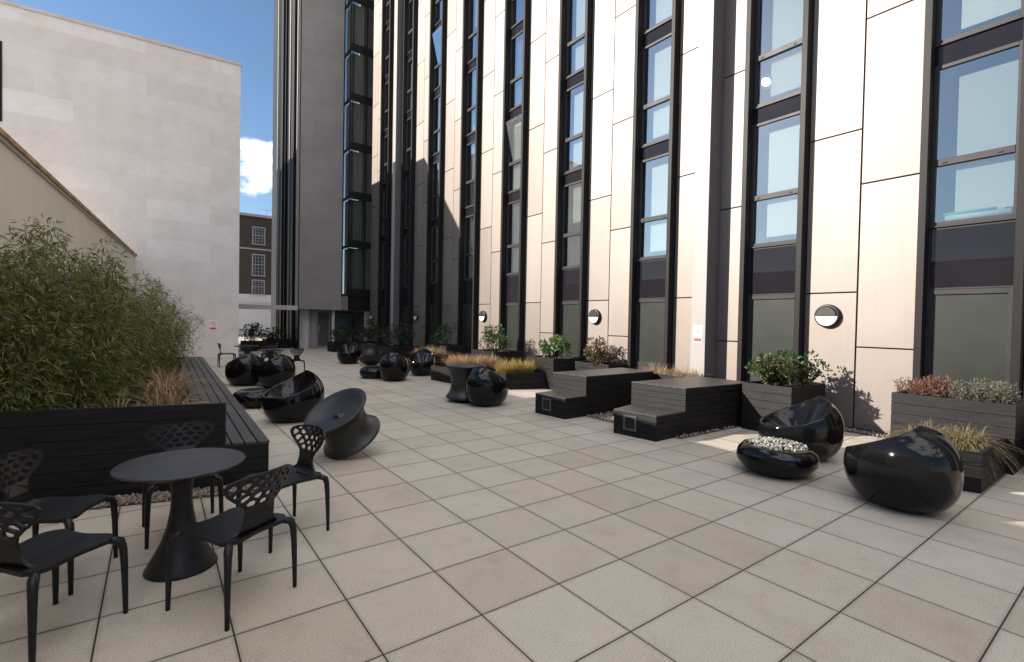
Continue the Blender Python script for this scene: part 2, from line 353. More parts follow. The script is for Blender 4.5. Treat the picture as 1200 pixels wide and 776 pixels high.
# windows: one per storey and strip
YW = .96                                                            # clear width between fins
def fr(b, y0, y1, z0, z1, t=.055, d0=-.01, d1=.06):
    b.box(XF + d0, XF + d1, y0, y0 + t, z0, z1); b.box(XF + d0, XF + d1, y1 - t, y1, z0, z1)
    b.box(XF + d0 + .002, XF + d1, y0 + t, y1 - t, z0, z0 + t); b.box(XF + d0 + .002, XF + d1, y0 + t, y1 - t, z1 - t, z1)
def window_meshes():
    # local z = 0 at the storey's sill frame bottom
    b = MB(); fr(b, 0, YW, 0, 2.42)
    b.box(XF - .018, XF + .06, .0551, YW - .0551, .90, 1.0)
    b.box(XF - .035, XF + .05, -.0, YW, -.03, .0 - .002)
    for yy in (.2, .8): b.box(XF - .03, XF - .019, yy - .03, yy + .03, .93, .95)
    f = b.build('window', M['frame'], BLD, bevel=.004)
    b = MB(); b.box(XF + .02, XF + .026, .056, YW - .056, 1.001, 2.364); up = b.build('upper_pane', M['glass'], f)
    b = MB(); b.box(XF + .022, XF + .028, .056, YW - .056, .056, .899); lo = b.build('lower_pane', M['glass'], f)
    b = MB(); b.box(XF + .0, XF + .03, .0, YW, 2.423, 2.423 + .30); sp = b.build('spandrel', M['spandrel'], f)
    b = MB(); b.box(XF + .14, XF + .15, .06, .70, .18, 2.22); bl = b.build('blind', M['blind'], f)
    return f, up, lo, sp, bl
W = window_meshes()
blinds = [W[4].data]
for (a, b_, c, d) in ((.06, .66, 1.3, 2.3), (.06, .90, .1, 2.3), (.06, .42, .1, 2.25)):
    m = MB(); m.box(XF + .14, XF + .15, a, b_, c, d); o = m.build('blind', M['blind'], W[0]); blinds.append(o.data); bpy.data.objects.remove(o)
m = MB()
for i in range(14):
    y = .06 + i * .062; m.box(XF + .16 + .02 * (i % 2), XF + .165 + .02 * (i % 2), y, y + .06, .06, 2.3)
o = m.build('curtain', M['curtain'], W[0]); curt = o.data; bpy.data.objects.remove(o)
wr = random.Random(3); first = True; nwin = 0
for k in KS:
    for n in range(NFL):
        z = 3.30 + FL * n
        if z + 2.5 > TOP: continue
        if nwin >= 98: continue
        nwin += 1
        if first: objs = list(W); first = False
        else:
            objs = []
            for s in W:
                c = s.copy(); COL.objects.link(c); objs.append(c)
            objs[0].parent = BLD
            for c in objs[1:]: c.parent = objs[0]
        objs[0].location = (0, 1.16 + PITCH * k, z)
        q = wr.random()
        if k in (-1, 0, 1) : q = .1
        if q < .55: pass
        elif q < .68: objs[4].data = blinds[1]
        elif q < .78: objs[4].data = blinds[2]
        elif q < .86: objs[4].data = blinds[3]
        elif q < .95: objs[4].data = curt; objs[4].name = 'curtain'
        else: objs[4].location.z = .9
        if (k, n) in ((2, 4), (3, 1), (3, 3), (2, 6), (4, 5), (5, 3)):       # open top light, hinged at its foot rail
            objs[1].location = (XF + .02, 0, 1.0); 
            objs[1].rotation_euler = (0, R(-7), 0); objs[1].location = (XF * (1 - math.cos(R(-7))) - 0 + math.sin(R(7)) * 1.0, 0, math.sin(R(-7)) * -XF * -1 + 0)
            a = R(-7); px, pz = XF + .02, 1.0
            objs[1].location = (px - (px * math.cos(a) + pz * math.sin(a)), 0, pz - (-px * math.sin(a) + pz * math.cos(a)))
b = MB(); b.tube([(XF + .09, 1.25 - PITCH, 3.41), (XF + .09, 1.95 - PITCH, 3.41)], .045, 12); tag(b.build('rolled_towel', M['blind']), 'white rolled towel on the inner sill of the right-hand first-floor window', 'towel')
b = MB(); b.tube([(XF + .10, 1.40 - PITCH, 3.48), (XF + .10, 1.98 - PITCH, 3.475)], .02, 10); tag(b.build('teal_roll', M['teal']), 'thin teal roll resting on the white rolled towel behind the right-hand window', 'roll')
# ground-floor strips
for i, k in enumerate(KS):
    y = 1.16 + PITCH * k
    b = MB(); fr(b, 0, YW, .73, 2.33, .075); b.box(XF - .004, XF + .03, .0, YW, 2.333, 3.268); b.box(XF - .004, XF + .03, 0, YW, .02, .727)
    f = b.build('ground_window', M['frame'], BLD, loc=(0, y, 0), bevel=.004) if i == 0 else f0.copy()
    if i == 0: f0 = f
    else: COL.objects.link(f); f.parent = BLD; f.location = (0, y, 0)
    if i == 0:
        b = MB(); b.box(XF + .02, XF + .026, .076, YW - .076, .806, 2.254); p0 = b.build('frosted_pane', M['frost'], f)
        b = MB(); b.box(XF - .008, XF - .005, .03, YW - .03, 2.36, 3.24); s0 = b.build('spandrel', M['spandrel'], f)
    else:
        for s in (p0, s0):
            c = s.copy(); COL.objects.link(c); c.parent = f
# rooms behind the glass: back wall, floor slabs, cross walls
rm = MB(); rm.box(XF + .95, XF + .99, -12, YEND, 0, TOP)
for n in range(NFL + 1): rm.box(XF + .302, XF + .949, -12, YEND, 3.0 + FL * n, 3.24 + FL * n)
for k in range(-5, 8):
    a, b = zone(k); rm.box(XF + .301, XF + .948, (a + b) / 2 - .05, (a + b) / 2 + .05, 0, TOP)
rm.build('rooms', M['room'], BLD)

# ---- projecting stair tower at the far end (faces the camera)
YG = 25.35; YB = 24.25; XC = 7.60; XW = 5.28
tw = MB(); tw.box(XW + .05, XC - .0, YG, 33, 2.2, TOP + 2); tw.build('tower_wall', stone_mat('grey_render_blocks', (.31, .275, .272), (.28, .25, .247), 2.4, .9, .3, .8, mcol=(.14, .125, .12)), BLD)
tb = MB(); tb.box(XC + .05, XF + 2, YB + .06, 33, 2.2, 2.98, 1); tb.box(XC - .001 + .002, XC + .05, YB + .06, YG, 2.2, 2.98, 0)
tb.build('tower_base_band', [M['slab'], M['bronze']], BLD)
for n in range(9):                                                   # glazed corner bay
    z = 2.98 + FL * n * .985
    b = MB(); h = FL * .985
    b.box(XC + .002, XF + .3, YB, YB + .06, z, z + .42); b.box(XC - .002, XC + .06, YB + .061, YG, z + .0, z + .14)
    b.box(XC - .004, XC + .055, YB - .004, YB + .055, z + .2, z + h); b.box(XC + .93, XC + .99, YB, YB + .06, z + .42, z + h - .002); b.box(XC + .0, XC + .05, YG - .06, YG - .001, z + .14, z + h - .002)
    f = b.build('bay_window', M['bronze'], BLD)
    b = MB(); b.box(XC + .06, XC + .929, YB + .02, YB + .026, z + .421, z + h); b.box(XC + .02, XC + .026, YB + .062, YG - .062, z + .141, z + h)
    b.build('pane', M['bayglass'], f)
    b = MB()
    pts = []
    for i in range(41):
        pts.append((XC + .16 + .80 * i / 40, YB + .22 + .03 * math.sin(i * 1.9 + n) + .015 * math.sin(i * .7)))
    b.loft([[(x, y, z + .25) for x, y in pts], [(x, y, z + h - .01) for x, y in pts]], closed=False)
    b.loft([[(XC + .18 + .03 * math.sin(i * 1.7), YB + .08 + .99 * i / 40, z + .15) for i in range(41)], [(XC + .18 + .03 * math.sin(i * 1.7), YB + .08 + .99 * i / 40, z + h - .01) for i in range(41)]], closed=False)
    b.build('curtain', M['curtain'], f)
ib = MB(); ib.box(XC + .9, XF + 2, YB + 1.0, YB + 1.1, 3, TOP); ib.build('bay_back_wall', M['slab'], BLD)
# entrance under the tower
b = MB(); b.box(5.30, 5.98, 25.9, 26.0, .0, 2.19); b.build('entrance_wall', M['cap'], BLD)
b = MB(); b.box(5.30, 9.6, 27.2, 27.3, 0, 2.19); b.box(5.99, 6.12, 25.92, 26, 0, 2.19); b.build('entrance_recess', M['slab'], BLD)
d = MB(); fr_ = lambda bb, x0, x1, z0, z1, y: (bb.box(x0, x0 + .06, y, y + .06, z0, z1), bb.box(x1 - .06, x1, y, y + .06, z0, z1), bb.box(x0 + .06, x1 - .06, y + .002, y + .06, z1 - .08, z1), bb.box(x0 + .06, x1 - .06, y + .002, y + .06, z0, z0 + .1))
fr_(d, 6.42, 7.16, .02, 2.15, 25.9); dr = d.build('door', M['slab'], BLD)
b = MB(); b.box(6.48, 7.10, 25.92, 25.926, .12, 2.07); b.build('pane', M['doorpane'], dr)
b = MB(); b.tube([(6.55, 25.86, .9), (6.55, 25.86, 1.3)], .014); b.build('handle', M['cap'], dr)
b = MB(); b.box(6.13, 6.41, 25.9, 25.96, .02, 2.15); b.build('door_side_panel', M['slab'], BLD)
b = MB(); b.box(7.18, 7.32, 25.6, 25.74, .0, 2.19); b.build('entrance_post', M['cap'], BLD)
b = MB(); fr_(b, 7.34, 8.5, .02, 2.15, 25.9); w_ = b.build('entrance_window', M['bronze'], BLD)
b = MB(); b.box(7.40, 8.44, 25.92, 25.926, .12, 2.07); b.build('pane', M['doorpane'], w_)
b = MB()
b.loft([[(7.42 + i * .025, 26.1 + .03 * math.sin(i * 1.8), .1) for i in range(41)], [(7.42 + i * .025, 26.1 + .03 * math.sin(i * 1.8), 2.1) for i in range(41)]], closed=False); b.build('curtain', M['blind'], w_)
# side of the tower towards the stone building: fins and dark strips
b = MB(); b.box(XW + .015, XW + .10, YG + .004, 33.1, .0, TOP + 2.05); b.build('tower_side', M['bronze'], BLD)
for y, w, mm, dd in ((25.38, .10, 'pil', .14), (26.3, .1, 'bronze', .12), (27.6, .16, 'panel', .06), (28.5, .1, 'bronze', .12), (29.3, .12, 'bronze', .12), (30.7, .12, 'pil', .14)):
    b = MB(); b.box(XW + .015 - dd, XW + .013, y, y + w, 2.2 if y < 26 else .0, TOP + 2); b.build('side_fin', M[mm], BLD, bevel=.004)

# ------------------------------------------------------------------ wall lamps and signs
LAMP_Z = 1.90
def make_lamp():
    t = thing('wall_lamp', 'round black and white wall lamp on the pale panels right of the potted shrub', 'wall lamp', group='round eyelid lamps along the facade')
    b = MB(); s = 40
    pr = [(.205, .0), (.205, .05), (.197, .075), (.178, .088), (.170, .085)]
    rings = [[(-z, r * math.cos(a), r * math.sin(a)) for a in [2 * math.pi * i / s for i in range(s)]] for r, z in pr]
    b.loft(rings, True); b.build('housing', M['satin'], t)
    b = MB(); pts = [(-.09, .169 * math.cos(a), .169 * math.sin(a)) for a in [math.pi + math.pi * i / 24 for i in range(25)]]
    b.add(pts + [(-.084, .0, .0)], [tuple(range(24, -1, -1))]); b.build('diffuser', M['lampwhite'], t)
    b = MB(); pu = [(.0, .169 * math.cos(a), .169 * math.sin(a)) for a in [math.pi * i / 24 for i in range(25)]]
    r1 = [(-.086, p[1], p[2]) for p in pu]; r2 = [(-.115, p[1] * .9, p[2] * .9) for p in pu]
    b.loft([r1, r2], True); b.add(r2, [tuple(range(24, -1, -1))]); b.build('eyelid', M['satin'], t)
    return t
lamp = make_lamp(); lamp.location = (XF, .67, 1.93)
for y, lab in ((6.30, 'round wall lamp on the tan panels above the brown-leaved planter'), (11.85, 'round wall lamp at the edge of the shadow, half sunlit'),
               (17.45, 'small wall lamp in the deep shade left of the half sunlit lamp'), (23.05, 'farthest wall lamp, in shade beside the tower')):
    dup(lamp, lab, (XF, y, 1.9), 0)
def make_sign(label, loc, rz, w, h):
    t = thing('smoking_sign', label, 'sign', loc, rz)
    b = MB(); b.box(-w / 2, w / 2, -.004, 0, 0, h); b.build('plate', M['signwhite'], t)
    b = MB(); s = 32; c = (0, -.006, h * .66); ro, ri = w * .42, w * .34
    b.loft([[(c[0] + r * math.cos(a), c[1], c[2] + r * math.sin(a)) for a in [2 * math.pi * i / s for i in range(s)]] for r in (ri, ro)], True, smooth=False)
    k = .7071; q = w * .035
    b.add([(-ri * k - q * k, c[1] - .001, c[2] + ri * k - q * k), (-ri * k + q * k, c[1] - .001, c[2] + ri * k + q * k), (ri * k + q * k, c[1] - .001, c[2] - ri * k + q * k), (ri * k - q * k, c[1] - .001, c[2] - ri * k - q * k)], [(0, 1, 2, 3)])
    b.build('prohibition_ring', M['signred'], t)
    b = MB(); b.box(-w * .22, w * .2, -.0055, -.0045, h * .64, h * .69); b.build('cigarette', M['satin'], t)
    b = MB(); b.box(-w * .46, w * .46, -.007, -.0045, h * .06, h * .27); b.build('red_band', M['signred'], t)
    return t
make_sign('white no smoking sign with red ring on the pale pilaster', (XF - .452, 2.925, 1.36), R(-90), .19, .36)

# ------------------------------------------------------------------ stone building on the left (turned 3.5 degrees)
A = R(-3.5)
SB = thing('stone_building', 'pale limestone building with a blank block wall facing the courtyard', 'building', (1.86, 20.4, 0), A)
b = MB(); b.box(-10.2, 0, 0, 12, 0, 12.18); b.build('wall', M['stone'], SB)
b = MB(); b.box(-10.23, .03, -.03, 12.03, 12.182, 12.30); b.build('coping', M['cap'], SB, bevel=.01)
b = MB(); b.box(-8.2, -7.08, -.03, .05, 8.2, 10.9); wf = b.build('window', M['bronze'], SB)
b = MB(); b.box(-8.1, -7.15, -.04, -.032, 8.3, 8.9); b.box(-8.1, -7.15, -.041, -.033, 8.98, 10.8); b.build('pane', M['dglass'], wf)
sg = Matrix.Rotation(A, 4, 'Z') @ Vector((-.91, -.002, 0))
make_sign('white and red no smoking sign on the blank limestone wall', (1.86 + sg.x, 20.4 + sg.y, 1.15), A, .25, .40)

# garden wall on the left with tile coping
a0 = Vector((-1.60, 20.45)); dirw = Vector((-.96, -14.6)).normalized(); Lw = 34
ang = math.atan2(dirw.y, dirw.x)
GW = thing('garden_wall', 'long cream rendered garden wall with weathered tile coping behind the bamboo', 'wall', (a0.x, a0.y, 0), ang)
HW = 4.05
b = MB(); b.box(0, Lw, -.30, 0, 0, HW - .12); b.build('rendered_wall', M['render'], GW)
b = MB()
x = 0
while x < Lw:
    b.box(x + .004, x + .44, -.37, .07, HW - .118, HW - .05 + .004 * rnd.random()); x += .45
b.build('coping', M['coping'], GW, bevel=.008)
b = MB()
b.box(0, Lw, -.33, .035, HW - .16, HW - .119); b.build('coping_bed', M['cap'], GW)

# ------------------------------------------------------------------ view between the buildings
b = MB(); b.box(1.95, 5.2, 25.0, 25.3, 2.12, 2.36); tag(b.build('canopy_beam', M['cap'], bevel=.01), 'pale horizontal beam spanning the gap between stone building and tower', 'beam')
GB = thing('brick_house', 'dark brick terraced house with white sash windows beyond the gap', 'house', (6, 45, 0))
b = MB(); b.box(-4, 6, 0, 8, 3.7, 10.5); b.build('wall', M['brick'], GB)
b = MB(); b.box(-4, 6, -.06, 8, 0, 3.0); b.box(-4, 6, -.02, 8, 3.0, 3.7); b.box(-4, 6, -.14, .0, 3.0, 3.14); b.build('white_ground_storey', M['white'], GB)
b = MB(); b.box(-4.1, 6.1, -.12, 8.1, 10.5, 10.72); b.build('parapet', M['slab'], GB)
b = MB(); b.box(-4, 6, -.03, 0, 7.62, 7.74); b.build('string_course', M['slab'], GB)
for z0, z1 in ((8.15, 9.65), (5.4, 7.25), (3.75, 5.0)):
    for xc in (.32, 3.2, -2.5):
        b = MB(); w = .52
        b.box(xc - w, xc - w + .09, -.05, .02, z0, z1); b.box(xc + w - .09, xc + w, -.05, .02, z0, z1); b.box(xc - w + .09, xc + w - .09, -.048, .02, z1 - .1, z1); b.box(xc - w - .05, xc + w + .05, -.09, .02, z0 - .09, z0 - .002)
        b.box(xc - w + .09, xc + w - .09, -.046, .02, (z0 + z1) / 2 - .035, (z0 + z1) / 2 + .035)
        for i in (1, 2, 3): b.box(xc - w + i * 2 * w / 4 - .015, xc - w + i * 2 * w / 4 + .015, -.03, .02, z0, z1 - .1)
        for i in (1, 2, 4, 5): b.box(xc - w + .09, xc + w - .09, -.028, .02, z0 + (z1 - z0) * i / 6 - .012, z0 + (z1 - z0) * i / 6 + .012)
        f = b.build('sash_window', M['sash'], GB); b = MB(); b.box(xc - w + .02, xc + w - .02, -.012, -.008, z0, z1); b.build('pane', M['dglass'], f)
b = MB(); b.tube([(1.1, 1, 10.7), (1.1, 1, 11.6)], .02); b.tube([(.6, 1, 11.4), (1.6, 1, 11.4)], .015); b.build('aerial', M['slab'], GB)

# ------------------------------------------------------------------ furniture: glossy lounge pods
def egg_r(z, H=.80):
    # outer radius of the shell at height z
    t = min(max((z - .345) / (.345 if z < .345 else .50), -1), 1)
    if z < .345: return .255 + (.495 - .255) * (1 - abs(t) ** 2.1) ** .62
    return .495 * (1 - abs(t) ** 2.3) ** .5
def make_pod():
    t = thing('lounge_pod', 'x', 'lounge chair', group='glossy black egg-shaped lounge pods')
    seg = 72; b = MB(); rim = []
    def rimh(a):                         # a = 0 is the front (+x)
        c = (1 - math.cos(a)) / 2
        return .43 + .38 * c ** 1.35
    def cen(z): return -.03 - .10 * max(0, z - .34)       # egg leans back a little
    nout = 16; rings = []
    for k in range(nout + 1):
        ring = []
        for i in range(seg):
            a = 2 * math.pi * i / seg; h = rimh(a); z = h * (k / nout) ** .85
            r = egg_r(z); ring.append((cen(z) + .0 + r * 1.04 * math.cos(a), r * .86 * math.sin(a), z))
        rings.append(ring)
    # rounded lip then inner bowl
    top = rings[-1]
    def inner(s, dz):
        ring = []
        for i in range(seg):
            x, y, z = top[i]; cx = cen(z); ring.append((cx + (x - cx) * s, y * s, z + dz))
        return ring
    rings.append(inner(.985, .012)); rings.append(inner(.955, .014)); rings.append(inner(.925, .0))
    seatc = Vector((.02, 0, .285))
    base = inner(.905, -.03)
    rings.append(base)
    for k in range(1, 11):
        u = k / 10; ring = []
        for i in range(seg):
            p = Vector(base[i]); q = p.lerp(seatc, u)
            q.z = seatc.z + (p.z - seatc.z) * ((1 - u) ** 1.9)
            ring.append(tuple(q))
        rings.append(ring)
    b.loft(rings, True, cap0=True)
    o = b.build('shell', M['gloss'], t)
    return t
pod = make_pod()
PODG = 'glossy black egg-shaped lounge pods'
def face(dx, dy): return math.atan2(dy, dx)
pod.location = (4.98, -1.36, 0); pod.rotation_euler.z = face(.60, .78); pod['label'] = 'nearest glossy black egg pod, its closed back to the camera, before the grass planter'
for x, y, f, lab in (
    (5.90, -.04, (-.82, .55), 'glossy black egg pod with open seat catching a sun glint behind the pebble bowl'),
    (4.60, 5.42, (.85, .45), 'glossy black egg pod in front of the orange grass planter, back to the camera'),
    (4.52, 10.12, (.5, .85), 'lone glossy black egg pod in mid courtyard left of the orange grass'),
    (5.78, 10.95, (-.6, -.8), 'glossy black egg pod at the left end of the orange grass planter'),
    (5.02, 15.75, (-.5, -.8), 'far glossy black egg pod near the tower entrance with pale reflections'),
    (.90, 5.75, (-.9, -.45), 'glossy black egg pod with its open seat turned to the timber bench'),
    (1.45, 10.25, (-.3, .9), 'farther glossy black egg pod beside the far tables, right one of two'),
    (.86, 10.95, (-.2, .9), 'farther glossy black egg pod close to the bench, left one of two'),
    ):
    dup(pod, lab, (x, y, 0), face(*f))
def make_stool():
    t = thing('pouf_stool', 'flat round glossy black footstool beside the bench and egg pod', 'footstool', (.62, 7.5, 0))
    b = MB(); pr = [(.0, .0), (.20, .0), (.25, .012)]
    for i in range(1, 12):
        a = -math.pi / 2 + math.pi * i / 12 ; pr.append((.26 + .16 * math.cos(a), .165 + .155 * math.sin(a)))
    pr += [(.24, .322), (.12, .318), (.0001, .315)]
    b.lathe(pr, 56); b.build('cushion', M['gloss'], t); return t
stool = make_stool()
dup(stool, 'small flat glossy black footstool beside the lone mid-courtyard egg pod', (4.22, 10.9, 0), 0)
# pebble bowl
t = thing('pebble_bowl', 'low round glossy black bowl heaped with pale pebbles', 'bowl', (4.97, -.21, 0))
b = MB(); pr = [(.0001, .0), (.20, .0), (.27, .012), (.36, .06), (.425, .14), (.435, .20), (.41, .27), (.36, .325), (.325, .335), (.315, .32), (.0001, .31)]
b.lathe(pr, 64); b.build('bowl', M['gloss'], t)
r = np.random.default_rng(5); n = 620
base = np.array([(1, 0, 0), (-1, 0, 0), (0, 1, 0), (0, -1, 0), (0, 0, 1), (0, 0, -1)], float)
tri = np.array([(0, 2, 4), (2, 1, 4), (1, 3, 4), (3, 0, 4), (2, 0, 5), (1, 2, 5), (3, 1, 5), (0, 3, 5)])
s = r.uniform(.010, .021, (n, 1, 1)) * r.uniform(.6, 1.2, (n, 6, 3)); rr_ = .315 * np.sqrt(r.uniform(0, 1, n)); aa = r.uniform(0, 6.28, n)
c = np.stack([rr_ * np.cos(aa), rr_ * np.sin(aa), .33 + .035 * (1 - (rr_ / .32) ** 2) + r.uniform(-.012, .012, n)], 1)
v = base[None] * s + c[:, None]
o = npmesh('pebble_fill', v, (tri[None] + 6 * np.arange(n)[:, None, None]).reshape(-1, 3), M['pebble'], t, smooth=True); o['kind'] = 'stuff'

# spinning-top chairs
def make_spun(label, loc, rz, tilt, group='spinning-top chairs', sr=.92, sz=.80):
    t = thing('spinning_chair', label, 'chair', loc, rz, group)
    b = MB()
    pr = [(.0001, .0), (.10, .004), (.2, .015), (.30, .030), (.385, .055), (.412, .075), (.415, .095), (.40, .116), (.365, .150), (.335, .20), (.318, .26), (.312, .33), (.318, .40), (.335, .475), (.370, .545), (.41, .600), (.437, .630), (.445, .648), (.437, .661), (.415, .660), (.36, .628), (.28, .585), (.19, .552), (.10, .535), (.05, .535), (.045, .56), (.03, .57), (.0001, .572)]
    pr = [(r_ * sr, z_ * sz) for r_, z_ in pr]
    b.lathe(pr, 72)
    rot = Matrix.Rotation(tilt, 4, 'Y')
    b.v = [tuple(rot @ Vector(p)) for p in b.v]; mz = min(p[2] for p in b.v); b.v = [(p[0], p[1], p[2] - mz) for p in b.v]
    cx = sum(p[0] for p in b.v) / len(b.v); cy = sum(p[1] for p in b.v) / len(b.v); b.v = [(p[0] - cx, p[1] - cy, p[2]) for p in b.v]
    b.build('seat', M['satin'], t); return t
make_spun('tilted dark grey spinning-top chair with ridged dish seat', (.95, 3.16, 0), face(-.6, -.22), R(35))
make_spun('upright dark spinning-top chair with flared rim behind the egg pod at the orange grass', (4.42, 6.02, 0), 0, R(0), sr=1.0, sz=1.17)
make_spun('tilted dark spinning-top chair far off in the shade near the tower', (5.45, 14.6, 0), face(.5, .8), R(34))

# ------------------------------------------------------------------ perforated chairs and tables
def clip(poly, p, n):
    out = []
    for i in range(len(poly)):
        a, b = poly[i - 1], poly[i]; da, db = (a - p).dot(n), (b - p).dot(n)
        if (da < 0) != (db < 0): out.append(a + (b - a) * (da / (da - db)))
        if db >= 0: out.append(b)
    return out
def chaikin(P, n=2):
    for _ in range(n):
        Q = []
        for i in range(len(P)):
            a, b = P[i - 1], P[i]; Q += [a * .75 + b * .25, a * .25 + b * .75]
        P = Q
    return P
def perforated(outer, holes, fmap, th, name, mat, parent):
    bm = bmesh.new(); loops = []
    for lp in [outer] + holes:
        vs = [bm.verts.new((p.x, p.y, 0)) for p in lp]; loops.append(vs)
        for i in range(len(vs)): bm.edges.new((vs[i - 1], vs[i]))
    bmesh.ops.triangle_fill(bm, use_beauty=True, use_dissolve=False, edges=bm.edges[:])
    # drop triangles inside holes
    def inside(p, lp):
        c = False
        for i in range(len(lp)):
            a, b = lp[i - 1], lp[i]
            if (a.y > p.y) != (b.y > p.y) and p.x < (b.x - a.x) * (p.y - a.y) / (b.y - a.y) + a.x: c = not c
        return c
    kill = [f for f in bm.faces if any(inside(f.calc_center_median(), h) for h in holes)]
    bmesh.ops.delete(bm, geom=kill, context='FACES_ONLY')
    bm.verts.index_update(); bm.faces.ensure_lookup_table()
    nv = len(bm.verts); uv = [v.co.copy() for v in bm.verts]; fs = []
    for f in bm.faces:
        ids = [v.index for v in f.verts]
        if f.normal.z < 0: ids.reverse()
        fs.append(ids)
    ed = {}
    for f in fs:
        for i in range(3): ed[(f[i], f[(i + 1) % 3])] = 1
    top = []; bot = []
    for p in uv:
        q, nrm = fmap(p); top.append(q + nrm * th / 2); bot.append(q - nrm * th / 2)
    b = MB(); F = [tuple(f) for f in fs] + [tuple(i + nv for i in reversed(f)) for f in fs]
    F2 = [(b_, a, a + nv, b_ + nv) for (a, b_) in ed if (b_, a) not in ed]
    b.add(top + bot, F + F2, False); bm.free()
    o = b.build(name, mat, parent)
    me = o.data
    return o
def make_chair():
    t = thing('perforated_chair', 'x', 'chair', group='perforated charcoal chairs')
    # seat: rounded square sheet with concave sides, one oval opening at the rear;  front = +y
    outer = []
    n = 72
    for i in range(n):
        a = 2 * math.pi * i / n; c, s = math.cos(a), math.sin(a)
        rr = .215 / max(abs(c), abs(s)); rr = min(rr, .265 + .0 * s)
        rr *= 1 - .055 * math.cos(4 * a) * 1.0
        outer.append(Vector((rr * c, rr * s)))
    hole = [Vector((.042 * math.cos(2 * math.pi * i / 16), -.135 + .022 * math.sin(2 * math.pi * i / 16))) for i in range(16)]
    def smap(p):
        d = p.length; z = .452 - .018 * math.exp(-(d / .16) ** 2) + .0 * p.y
        return Vector((p.x, p.y, z)), Vector((0, 0, 1))
    perforated(outer, [hole], smap, .022, 'seat', M['chair'], t)
    for sx in (-1, 1):
        for sy in (-1, 1):
            b = MB(); b.tube([(sx * .12, sy * .12, .445), (sx * .165, sy * .165, .443), (sx * .20, sy * .20, .438), (sx * .222, sy * .222, .425), (sx * .230, sy * .230, .385), (sx * .234, sy * .234, .30), (sx * .237, sy * .237, .15), (sx * .239, sy * .239, .0)], [.010, .017, .022, .0235, .021, .0185, .0155, .0125], 10)
            b.build('leg', M['chair'], t)
    # backrest: narrow neck flaring to a wide top;  u = x, v = height along the sheet
    half = [(.19, -.0785), (.176, -.062), (.158, -.045), (.140, -.028), (.122, -.012), (.110, .005), (.098, .03), (.088, .07), (.090, .11), (.108, .15), (.142, .19), (.180, .23), (.212, .27), (.232, .31), (.235, .34), (.220, .368), (.180, .388), (.12, .398), (.06, .402)]
    outer = [Vector((x, v)) for x, v in half] + [Vector((-x, v)) for x, v in reversed(half)]
    cellpoly = [Vector((x, v)) for x, v in ((.085, .152), (.12, .185), (.165, .235), (.203, .285), (.216, .325), (.205, .352), (.165, .371), (.1, .381), (0, .385), (-.1, .381), (-.165, .371), (-.205, .352), (-.216, .325), (-.203, .285), (-.165, .235), (-.12, .185), (-.085, .152))]
    rr = random.Random(11); seeds = []
    for j in range(5):
        v = .178 + j * .05
        for i in range(-4, 5):
            x = (i + .5 * (j % 2)) * .076
            if abs(x) < .055 + (v - .14) * 1.0 and abs(x) < .215: seeds.append(Vector((x + rr.uniform(-.012, .012), v + rr.uniform(-.011, .011))))
    holes = []
    for i, s in enumerate(seeds):
        P = list(cellpoly)
        for j, q in enumerate(seeds):
            if i != j and (q - s).length < .2:
                nn = (s - q).normalized(); P = clip(P, (s + q) / 2 + nn * .0072, nn)
                if len(P) < 3: break
        if len(P) < 3: continue
        ar = abs(sum(P[k - 1].x * P[k].y - P[k].x * P[k - 1].y for k in range(len(P)))) / 2
        if ar < 2.5e-4: continue
        cc = sum(P, Vector((0, 0))) / len(P); P = [cc + (p - cc) * .92 for p in P]
        P = chaikin(P, 3)
        Q = [P[0]]
        for p in P[1:]:
            if (p - Q[-1]).length > .0035: Q.append(p)
        if (Q[0] - Q[-1]).length < .0035: Q.pop()
        if len(Q) > 4: holes.append(Q)
    def bmap(p):
        x, v = p.x, p.y
        if v < 0:
            ph = (v + .0785) / .05
            return Vector((x, -.135 - .05 * math.sin(ph), .449 + .05 * (1 - math.cos(ph)))), Vector((0, math.sin(ph), math.cos(ph)))
        y = -.185 - .22 * v * min(1, v / .16) + 1.15 * x * x * min(1, v / .12)
        return Vector((x, y, .499 + v * .785)), Vector((-2.3 * x, 1, .2 * min(1, v / .1))).normalized()
    perforated(outer, holes, bmap, .016, 'backrest', M['chair'], t)
    return t
ch = make_chair()
CG = 'perforated charcoal chairs'
def place(x, y, fx, fy, lab, firstone=False):
    rz = math.atan2(fy, fx) - math.pi / 2
    if firstone: ch.location = (x, y, 0); ch.rotation_euler.z = rz; ch['label'] = lab; return ch
    return dup(ch, lab, (x, y, 0), rz)
place(-.555, .40, -.27, .42, 'charcoal perforated chair nearest the camera right of the pedestal table, facing the table', True)
place(-.12, 1.21, -.95, -.33, 'charcoal perforated chair with back to the bench end, right of and behind the table')
place(-1.42, .575, .70, .70, 'charcoal perforated chair cut off at lower left, nearest the left edge')
place(-1.485, 1.305, .92, -.40, 'charcoal perforated chair at far left behind the lower left one')
place(-.77, 1.72, .05, -1, 'charcoal perforated chair tucked behind the table against the black planter')
def make_table(lab, x, y):
    t = thing('pedestal_table', lab, 'table', (x, y, 0))
    b = MB(); b.lathe([(.0001, .694), (.33, .694), (.372, .700), (.380, .708), (.378, .716), (.372, .720), (.0001, .720)], 72); b.build('tabletop', M['tabletop'], t)
    b = MB(); b.lathe([(.0001, .0), (.205, .0), (.213, .006), (.208, .02), (.185, .06), (.150, .125), (.115, .20), (.088, .285), (.070, .38), (.062, .46), (.062, .54), (.075, .61), (.10, .66), (.14, .692)], 56); b.build('pedestal', M['chair'], t)
    return t
tbl = make_table('round charcoal pedestal table in the left foreground', -.80, 1.03)
dup(tbl, 'far round dark pedestal table amid chairs near the stone wall', (1.55, 15.9, 0), 0)
dup(tbl, 'far round dark table just right of the bench end', (1.9, 13.4, 0), 0)
